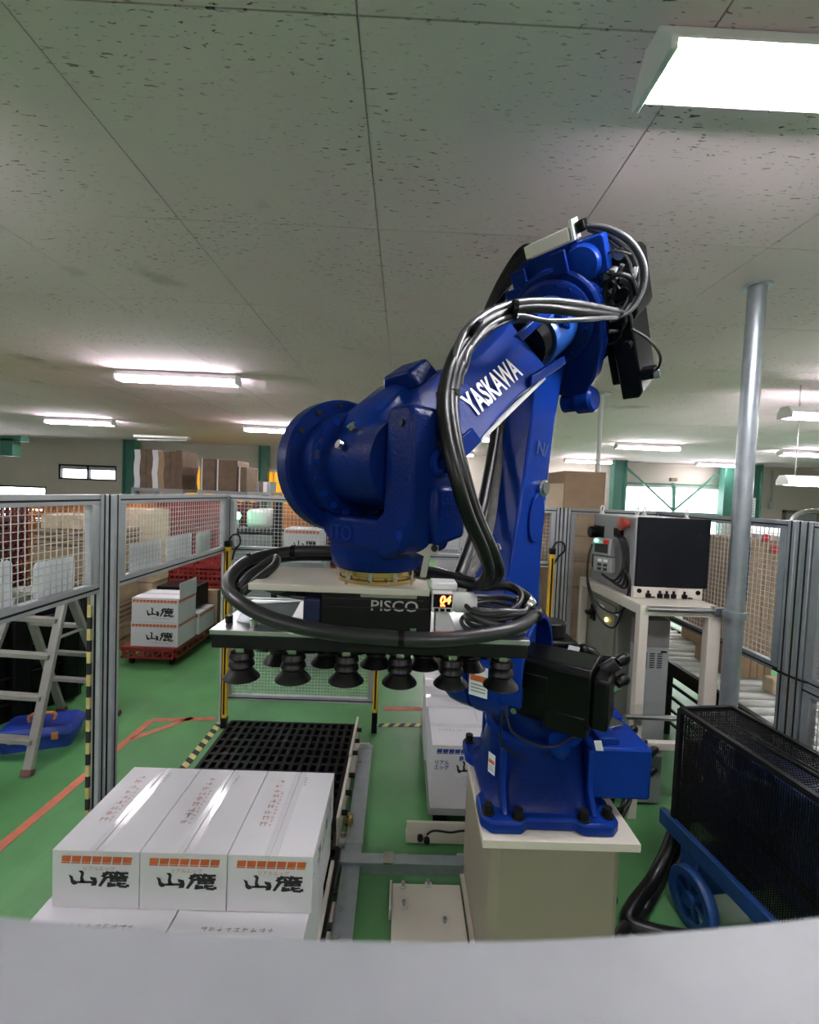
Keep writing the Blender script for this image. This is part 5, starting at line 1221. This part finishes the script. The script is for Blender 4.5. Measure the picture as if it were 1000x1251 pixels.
for t_ in (.3, .53, .76): MB().beam(RR.lerp(tR+V((0, .05, 0)), t_), RL.lerp(tL+V((0, .05, 0)), t_), .045, .028, (0, 0, 1)).build('tread', M['ladder_alu'], ld, .003)
MB().beam((tR+tL)/2+V((-.22, .03, .012)), (tR+tL)/2+V((.22, .03, .012)), .16, .03).build('top_step', M['ladder_alu'], ld, .004)
MB().beam(FR.lerp(tR, .75)+V((.02, 0, 0)), RR.lerp(tR, .75)+V((.02, 0, 0)), .025, .012).build('spreader', M['ladder_alu'], ld)
MB().beam(FR.lerp(tR, .14), FR.lerp(tR, .19)+V((-.1, .01, .0)), .02, .012).build('tread_brace', M['ladder_alu'], ld)
tb0, tb1 = onz(-6, 925), onz(86, 913)
tc = (tb0+tb1)/2; ux = (tb1-tb0).normalized(); uy = V((-ux.y, ux.x, 0))
tb = thing('toolbox', 'blue plastic toolbox with an orange handle on the floor under the stepladder', 'toolbox', V((tc.x, tc.y+.12, 0)))
o_ = V((tc.x, tc.y, 0))+uy*.13
MB().loft([[o_+ux*x+uy*y+Z*z for x, y in rounded(0, 0, a_, b_, .03, 4)] for z, a_, b_ in ((.0, .2, .11), (.09, .225, .13), (.1, .23, .135))]).build('tray', M['blue_plastic'], tb, smooth=40)
MB().loft([[o_+ux*x+uy*y+Z*z for x, y in rounded(0, 0, a_, b_, .03, 4)] for z, a_, b_ in ((.1, .235, .14), (.12, .235, .14), (.155, .2, .115))]).build('lid', M['blue_plastic'], tb, smooth=40)
MB().tube([o_+ux*-.07+Z*.15, o_+ux*-.065+Z*.2, o_+ux*.065+Z*.2, o_+ux*.07+Z*.15], .012, 8, 5).build('handle', M['orange_plastic'], tb, smooth=60)
for s_ in (-.12, .12): MB().obx(o_+ux*s_-uy*.138+Z*.1, (.04, .012, .05), (ux, uy, Z)).build('latch', M['orange_plastic'], tb, .003)
# black plastic pallets stood on edge
for k in range(3):
    a_, b_ = onz(-60, 918), onz(101, 848); a_ = a_+V((-.1*k-.1, .17*k, 0)); b_ = b_+V((-.1*k, .17*k, 0))
    t_ = (b_-a_).normalized(); n_ = V((-t_.y, t_.x, 0)); hh_ = .86-.03*k; L_ = (b_-a_).length
    r = thing('standing_pallet', ('front', 'middle', 'rear')[k]+' one of the black plastic pallets stood on edge behind the stepladder', 'pallet', (a_+b_)/2, 'black pallets stood on edge')
    MB().obx((a_+b_)/2+n_*.03+Z*hh_/2, (L_, .04, hh_), (t_, n_, Z)).build('deck', M['black_plastic'], r, .01)
    for q in range(3): MB().obx(a_.lerp(b_, .12+.38*q)-n_*.02+Z*hh_/2, (.13, .07, hh_*.96), (t_, n_, Z)).build('skid', M['black_plastic'], r, .02)
    for q in range(4): MB().obx(a_.lerp(b_, .5)-n_*.012+Z*(.15+.2*q), (L_*.94, .03, .03), (t_, n_, Z)).build('rib', M['black_plastic'], r, .01)
# brown carton stack
sx0, sx1 = -3.75, -3.08
stack_lab = ('lowest', 'second', 'third', 'fourth', 'fifth', 'topmost')
for k in range(6):
    sheets('cardboard_bundle', '%s brown cardboard bundle of the stack behind the left mesh panel' % stack_lab[k], sx0+random.uniform(-.01, .01), sx1+random.uniform(-.01, .01), 4.55, 5.2, .12+.205*k, .12+.205*k+.2, 7, 'z', ['brown_carton', 'dark_carton'] if k % 2 else ['brown_carton'], group='bundles stacked behind the left mesh', jit=.006)
r = thing('wood_pallet', 'wooden pallet under the brown cardboard stack at left', 'pallet', ((sx0+sx1)/2, 4.87, 0))
for k in range(6): MB().bx(sx0+.02, sx1-.02, 4.56+.11*k, 4.64+.11*k, .1, .12).build('slat', M['wood'], r)
for x in (sx0+.05, (sx0+sx1)/2, sx1-.05): MB().bx(x-.04, x+.04, 4.56, 5.2, 0, .1).build('bearer', M['wood'], r)
for k in range(3):
    tag(MB().bx(sx0+.02+.22*k, sx0+.22+.22*k, 4.6, 4.95, 1.352, 1.49+.01*(k % 2)).build('cream_carton', M['pale_carton'], bevel=.004), ('left', 'middle', 'right')[k]+' pale cream carton on top of the brown stack behind the left mesh', 'box', 'cream cartons on the brown stack')

# plastic crates: lattice sided
def crate_proto(m, w_=.52, l=.36, h_=.2):
    r = thing('plastic_crate', 'x', 'crate', (0, 0, 0), 'stacked plastic crates')
    b = MB()
    for s in (-1, 1):
        for z in (.01, h_*.38, h_*.68, h_-.012):
            b.bx(-w_/2, w_/2, s*l/2-.008, s*l/2+.008, z-.012, z+.012); b.bx(s*w_/2-.008, s*w_/2+.008, -l/2, l/2, z-.012, z+.012)
        n = 9
        for k in range(n+1):
            x = -w_/2+w_*k/n; b.bx(x-.009, x+.009, s*l/2-.006, s*l/2+.006, 0, h_)
        for k in range(7):
            y = -l/2+l*k/6; b.bx(s*w_/2-.006, s*w_/2+.006, y-.009, y+.009, 0, h_)
    b.build('lattice_sides', M[m], r)
    MB().bx(-w_/2+.01, w_/2-.01, -l/2+.01, l/2-.01, .003, .014).build('base', M[m], r)
    f = MB()
    for s in (-1, 1):
        f.bx(-w_/2-.012, w_/2+.012, s*(l/2+.004)-.012, s*(l/2+.004)+.012, h_-.026, h_-.004); f.bx(s*(w_/2+.004)-.012, s*(w_/2+.004)+.012, -l/2, l/2, h_-.026, h_-.004)
    f.build('rim', M[m], r)
    return r
rng = random.Random(3)
LEV = ['bottom', 'second', 'third', 'fourth', 'fifth', 'sixth', 'seventh', 'eighth', 'ninth', 'top']
def crate_stack(m, colname, cols, y, n, where, z0=0, h_=.2, w_=.52):
    p = None
    for c, x in enumerate(cols):
        for k in range(n):
            lab = '%s crate, %s in %s, %s' % (colname, LEV[min(k, 9)] if k < n-1 else 'topmost', ('left column', 'second column', 'third column')[c], where)
            if p is None: p = crate_proto(m, w_=w_, h_=h_); o = p
            else: o = copy_tree(p)
            o.location = (x+rng.uniform(-.012, .012), y+rng.uniform(-.015, .015), z0+k*(h_+.001)); o['label'] = lab; o['group'] = colname+' crates '+where
crate_stack('burgundy_plastic', 'burgundy', [-5.1, -4.55], 4.9, 8, 'far left edge behind the mesh')
crate_stack('orange_plastic', 'orange brown', [-4.75, -4.2, -3.65], 5.9, 8, 'behind the cream cartons')
crate_stack('red_plastic', 'red', [-3.9, -3.34, -2.78], 6.9, 8, 'behind the three white sheets')
crate_stack('red_plastic', 'dusty red', [-2.98, -2.43], 5.98, 5, 'low behind the dolly')
crate_stack('burgundy_plastic', 'dark red', [-3.3, -2.75], 7.5, 8, 'far behind the corner post')
# pale carton pile behind the panel
for k in range(5):
    sheets('cardboard_bundle', '%s pale bundle of the pile just right of the twin posts' % stack_lab[k if k < 4 else 5], -3.45, -3.02, 5.4, 5.75, .05+.3*k, .05+.3*k+.295, 4, 'z', ['pale_carton'], group='pale bundles right of the twin posts', jit=.006)
tag(MB().bx(-3.42, -3.05, 5.42, 5.72, 0, .05).build('pallet_board', M['wood']), 'wooden board under the pale bundles right of the twin posts', 'pallet')

# red dolly and the cartons on it
dx0, dx1, dy0, dy1 = -2.80, -2.25, 4.45, 5.45
dl_ = thing('red_dolly', 'red plastic dolly on black casters carrying white cartons', 'dolly', ((dx0+dx1)/2, (dy0+dy1)/2, 0))
MB().bx(dx0, dx1, dy0, dy1, .175, .195).build('deck', M['red_plastic'], dl_, .004)
for y in (dy0, dy1-.02):
    MB().bx(dx0, dx1, y, y+.02, .155, .18).build('side', M['red_plastic'], dl_); MB().bx(dx0, dx1, y, y+.02, .08, .1).build('side', M['red_plastic'], dl_)
    mb = MB()
    for k in range(6):
        x = dx0+.03+(dx1-dx0-.06)*k/5; x2 = dx0+.03+(dx1-dx0-.06)*min(5, k+1)/5
        mb.bx(x-.012, x+.012, y+.002, y+.018, .08, .18)
        if k < 5: mb.beam((x, y+.01, .09), (x2, y+.01, .17), .012, .014)
    mb.build('lattice', M['red_plastic'], dl_)
for x in (dx0, dx1-.02):
    MB().bx(x, x+.02, dy0, dy1, .155, .18).build('side', M['red_plastic'], dl_); MB().bx(x, x+.02, dy0, dy1, .08, .1).build('side', M['red_plastic'], dl_)
    mb = MB()
    for k in range(9): y = dy0+.03+(dy1-dy0-.06)*k/8; mb.bx(x+.002, x+.018, y-.012, y+.012, .08, .18)
    mb.build('lattice', M['red_plastic'], dl_)
for x in (dx0+.07, dx1-.07):
    for y in (dy0+.08, dy1-.08):
        w_ = MB().cyl((x-.014, y, .036), (x+.014, y, .036), .036, n=18).build('caster_wheel', M['black_rubber'], dl_, smooth=40)
        MB().bx(x-.022, x+.022, y-.02, y+.02, .04, .085).build('caster_fork', M['black_metal'], w_)
g_ = 'white cartons on the red dolly'
def dcarton(label, x0, x1, y0, y1, z0, z1, brush=True):
    r = carton('egg_carton', label, x0, x1, y0, y1, z0, z1, g_, 'x')
    stripe_band(((x0+x1)/2, y0, z1-.035), X, Z, (x1-x0)*.96, .03, 13, M['orange_ink'], r)
    stripe_band((x1, (y0+y1)/2, z1-.035), Y, Z, (y1-y0)*.94, .03, 11, M['orange_ink'], r)
    if brush:
        logo(((x0+x1)/2+.05, y0, (z0+z1)/2-.02), X, Z, .28, .09, M['black_ink'], r)
        scrib(((x0+x1)/2+.05, y0, z0+.04), X, Z, .2, .015, 8, M['grey_ink'], r)
    return r
zc = .197
dcarton('lower white carton at the front of the red dolly', -2.72, -2.245, 4.48, 4.86, zc, zc+.25)
r = dcarton('upper white carton at the front of the red dolly, one flap standing up', -2.715, -2.245, 4.48, 4.86, zc+.252, zc+.50)
MB().obx((-2.238, 4.67, zc+.50+.07), (.005, .36, .17), (X, Y, Z)).build('raised_flap', M['white_carton'], r)
dcarton('low white carton at the rear right of the red dolly', -2.60, -2.225, 4.90, 5.3, zc, zc+.24, False)
tag(MB().bx(-2.45, -2.2, 5.32, 5.43, zc, zc+.40).build('brown_carton', M['brown_carton'], bevel=.003), 'brown open carton at the back end of the red dolly', 'box')
tag(MB().bx(-2.72, -2.3, 4.93, 5.3, zc+.26, zc+.52).build('dark_crate', M['black_plastic'], bevel=.01), 'black crate lid showing behind the upper carton of the dolly', 'crate')
# white box and pallet to the right of the dolly, under the corner of the fence
c0, c1 = at(245, 739, 6.25), at(272, 754, 6.25)
r = thing('white_bin', 'white box beside the gripper end, standing on grey cartons', 'box', ((c0.x+c1.x)/2, 5.7, c1.z))
MB().bx(c0.x, c1.x+.3, 6.25, 6.55, c1.z, c0.z).build('body', M['white_carton'], r, .004); MB().bx(c0.x-.005, c1.x+.305, 6.245, 6.555, c0.z, c0.z+.015).build('lid', M['white_carton'], r)
tag(MB().bx(c0.x-.06, c1.x+.35, 6.23, 6.6, .0, c1.z-.002).build('grey_carton', mat('grey_brown', (.2, .18, .16), .8), bevel=.004), 'grey brown carton under the white box beside the gripper end', 'box')

# ------------------------------------------------------------ machinery seen through the back fence
r = thing('packing_machine', 'steel packing machine with a green signal light behind the corner of the fence', 'machine', at(310, 700, 5.2)*1)
def zb_(a, b, y, z0=None, z1=None):
    p, q = at(*a, y), at(*b, y); return min(p.x, q.x), max(p.x, q.x), y, y+.5, (min(p.z, q.z) if z0 is None else z0), max(p.z, q.z)
bx_ = zb_((277, 652), (334, 690), 5.2, .12); MB().bx(*bx_).build('body', M['galvanised'], r, .01)
mb = MB()
for k in range(14): mb.bx(bx_[0]+.02, bx_[1]-.02, 5.185, 5.2, .3+.07*k, .32+.07*k)
mb.build('louvre', M['grey_paint'], r)
bx_ = zb_((277, 646), (337, 652), 5.15); MB().bx(*bx_).build('dark_beam', M['black_metal'], r)
bx_ = zb_((334, 612), (341, 690), 5.15, 0); MB().bx(bx_[0], bx_[1], 5.15, 5.25, 0, bx_[5]).build('upright', M['black_metal'], r)
bx_ = zb_((272, 612), (277, 690), 5.2, 0); MB().bx(bx_[0], bx_[1], 5.2, 5.3, 0, bx_[5]).build('upright', M['galvanised'], r)
bx_ = zb_((300, 622), (330, 646), 5.5); MB().bx(*bx_).build('hood', M['white_metal'], r, .05)
c = at(289, 630, 5.3); MB().sph(c, .05, 14, 10).build('green_lamp', M['led_green'], r, smooth=60); MB().cyl(c-Z*.16, c-Z*.04, .03, n=12).build('lamp_stem', M['white_metal'], r)
c = at(275, 630, 5.3); MB().bx(c.x-.03, c.x+.03, 5.25, 5.3, c.z-.08, c.z+.09).build('green_panel', M['led_green'], r)
# white carton with brush letters behind the fence
p, q = at(347, 646, 4.6), at(390, 688, 4.6)
r = carton('egg_carton', 'white carton with black brush letters behind the back mesh, left of the wrist', p.x, q.x, 4.6, 4.95, q.z, p.z, 'cartons behind the back mesh', 'x')
stripe_band(((p.x+q.x)/2, 4.6, p.z-.03), X, Z, (q.x-p.x)*.95, .03, 10, M['orange_ink'], r); logo(((p.x+q.x)/2+.03, 4.6, (p.z+q.z)/2+.02), X, Z, .24, .08, M['black_ink'], r)
tag(MB().bx(p.x-.05, q.x+.05, 4.58, 5.0, 0, q.z-.002).build('packing_table', M['galvanised'], bevel=.005), 'steel bench under the white carton behind the back mesh', 'bench')
crate_stack('orange_plastic', 'pale orange', [-1.75, -1.19], 7.2, 8, 'behind the back mesh left of the wrist', w_=.5)
crate_stack('burgundy_plastic', 'brown', [-.85], 5.6, 8, 'just left of the wrist', w_=.5, h_=.19)
# cartons right of the wrist
k = 0
for j, (px0, px1, y) in enumerate(((538, 562, 4.4), (563, 590, 4.5), (640, 668, 5.0))):
    p, q = at(px0, 632, y), at(px1, 632, y)
    for z_ in range(6):
        z1 = p.z-.28*z_
        if z1 < .3: break
        carton('egg_carton', '%s white carton, number %s from the top, %s' % (('left-column', 'right-column', 'far')[j], ('one', 'two', 'three', 'four', 'five', 'six')[z_], ('beside the wrist', 'left of the lower arm', 'right of the lower arm')[j]), p.x, q.x, y, y+.4, z1-.278, z1, 'cartons behind the back mesh', 'x')
        stripe_band(((p.x+q.x)/2, y, z1-.05), X, Z, (q.x-p.x)*.9, .03, 6, M['grey_ink'], bpy.data.objects[-1] if False else [o for o in COL.objects if o.get('category') == 'box'][-1])
for j, (px0, px1, y) in enumerate(((538, 590, 4.4), (640, 668, 5.0))):
    p, q = at(px0, 632, y), at(px1, 632, y); n_ = int((p.z-.3)/.28)+1
    tag(MB().bx(p.x-.02, q.x+.02, y, y+.45, 0, max(.02, p.z-.28*min(6, n_)-.001)).build('carton_stand', M['dark_carton'], bevel=.004), 'dark low stand under the white cartons %s' % ('left of the lower arm', 'right of the lower arm')[j], 'stand')
# grey sack / cover between arm and light curtain
sk = at(645, 700, 4.0)
mb = MB(); mb.loft([[V((sk.x+a*math.cos(2*PI*k/16), 4.05+.6*a*math.sin(2*PI*k/16), z)) for k in range(16)] for z, a in ((0, .16), (.3, .19), (.7, .17), (1.0, .14), (1.18, .12), (1.26, .05))])
tag(mb.build('grey_cover', M['sack_grey'], smooth=70), 'grey blue cloth covered thing between lower arm and yellow light curtain', 'cover')

# ------------------------------------------------------------ the tower of brown cartons
def pxb(a, b, y): p, q = at(*a, y), at(*b, y); return min(p.x, q.x), max(p.x, q.x), min(p.z, q.z), max(p.z, q.z)
x0, x1, z0, z1 = pxb((676, 622), (742, 770), 4.3); x1 += .05
n = 7; hz_ = z1/n
for k in range(n):
    a_ = x0+random.uniform(-.012, .006)
    r = thing('brown_carton', '%s brown carton of the tower behind the yellow light curtain' % (LEV[k] if k < n-1 else 'topmost'), 'box', ((a_+x1)/2, 4.6, k*hz_), 'tower of brown cartons')
    MB().bx(a_, x1, 4.3, 4.9, k*hz_, (k+1)*hz_-.004).build('body', M['brown_carton'], r, .004)
    MB().bx(a_+.04, a_+.09, 4.298, 4.3, k*hz_+.03, (k+1)*hz_-.03).build('paper_tape', M['pale_carton'], r)
x0, x1, z0_, z1_ = pxb((690, 575), (738, 619), 4.3)
r = thing('brown_carton', 'big brown carton above the fence on top of the tower', 'box', ((x0+x1)/2, 4.6, z1), 'tower of brown cartons'); MB().bx(x0, x1, 4.3, 4.9, z1, z1_).build('body', M['brown_carton'], r, .004)
x2, x3, _, zz = pxb((663, 587), (689, 611), 4.32)
r = thing('open_carton', 'open pale carton with a slanting flap left of the big brown carton', 'box', ((x2+x3)/2, 4.6, z1), 'tower of brown cartons')
MB().prism([(x2, z1+.02), (x3, z1+.0), (x3, z1_-.12), (x2+.07, zz-.03), (x2, zz-.12)], (0, 4.31, 0), X, Z, Y*.5).build('body', M['pale_carton'], r, .003)
tag(MB().bx(x2-.02, at(674, 620, 4.3).x-.02, 4.33, 4.9, z1-.05, z1).build('shelf_board', M['brown_carton']), 'brown board under the open pale carton', 'board')
x4, x5, z4, z5 = pxb((655, 583), (682, 606), 5.4)
tag(MB().bx(x4, x5+.3, 5.4, 5.8, z4-.3, z5).build('brown_carton', M['brown_carton'], bevel=.004), 'darker brown carton behind the open pale carton', 'box', 'tower of brown cartons')
tag(MB().bx(x4-.05, x5+.35, 5.38, 5.85, 0, z4-.302).build('brown_carton', M['brown_carton'], bevel=.004), 'tall brown carton block behind the tower, hidden by the fence', 'box', 'tower of brown cartons')

# ------------------------------------------------------------ high stacks along the back wall
def rackbox(px0, px1, y, z1, label):
    p, q = at(px0, 620, y), at(px1, 620, y)
    r = thing('storage_rack', label, 'rack', ((p.x+q.x)/2, y+.4, 0))
    for x in (p.x, q.x):
        for yy in (y, y+.75): MB().bx(x-.03, x+.03, yy-.03, yy+.03, 0, z1-.06).build('upright', M['galvanised'], r)
    for z in (.5, 1.1, z1): MB().bx(p.x-.03, q.x+.03, y-.03, y+.78, z-.06, z).build('shelf', M['grey_paint'], r)
    return p.x, q.x
zs = 1.78
a_, b_ = rackbox(163, 222, 8.0, zs, 'steel rack under the standing striped cardboard sheets')
zt_ = at(190, 550, 8.0).z
r = thing('cardboard_bundle', 'standing brown and white striped cardboard sheets above the left fence', 'cardboard', ((a_+b_)/2, 8.3, zs), 'tall cardboard bundles by the back wall')
cols = ['white_carton', 'dark_carton', 'dark_carton', 'white_carton', 'brown_carton', 'dark_carton', 'dark_carton', 'dark_carton']
for k in range(8):
    x = a_+(b_-a_)*k/8; w_ = (b_-a_)/8*.94; pts = []
    mb = MB(); mb.loft([[V((x+dx+.012*math.sin(q*1.9+k*.3), y, zs+(zt_-zs)*q/5+(.02*math.sin(k) if q == 5 else 0))) for dx, y in ((0, 8.0), (w_, 8.0), (w_, 8.6), (0, 8.6))] for q in range(6)])
    mb.build('sheet', M[cols[k]], r)
a_, b_ = rackbox(243, 300, 8.0, zs, 'steel rack under the dark cardboard block')
zt_ = at(270, 561, 8.0).z
for k, (f0, f1, dz) in enumerate(((0, .33, 0), (.34, .8, -.01), (.81, 1, -.12))):
    r = thing('cardboard_bundle', ('left', 'wide middle', 'lower right')[k]+' dark cardboard block above the fence before the orange curtain', 'cardboard', (a_+(b_-a_)*(f0+f1)/2, 8.3, zs), 'tall cardboard bundles by the back wall')
    MB().bx(a_+(b_-a_)*f0, a_+(b_-a_)*f1, 8.0, 8.6, zs, zt_+dz).build('body', M['dark_carton'], r, .01)
    MB().bx(a_+(b_-a_)*f0+.03, a_+(b_-a_)*f0+.05, 7.985, 8.0, zs, zt_+dz).build('strap', M['white_plastic'], r)
a_, b_ = rackbox(302, 330, 9.1, zs, 'steel rack under the small upright sheets right of the dark block')
sheets('cardboard_bundle', 'small upright grey and white sheets right of the dark cardboard block', a_, b_, 9.1, 9.5, zs, at(315, 588, 9.1).z, 6, 'x', ['dark_carton', 'white_carton', 'grey_paint'], group='tall cardboard bundles by the back wall')
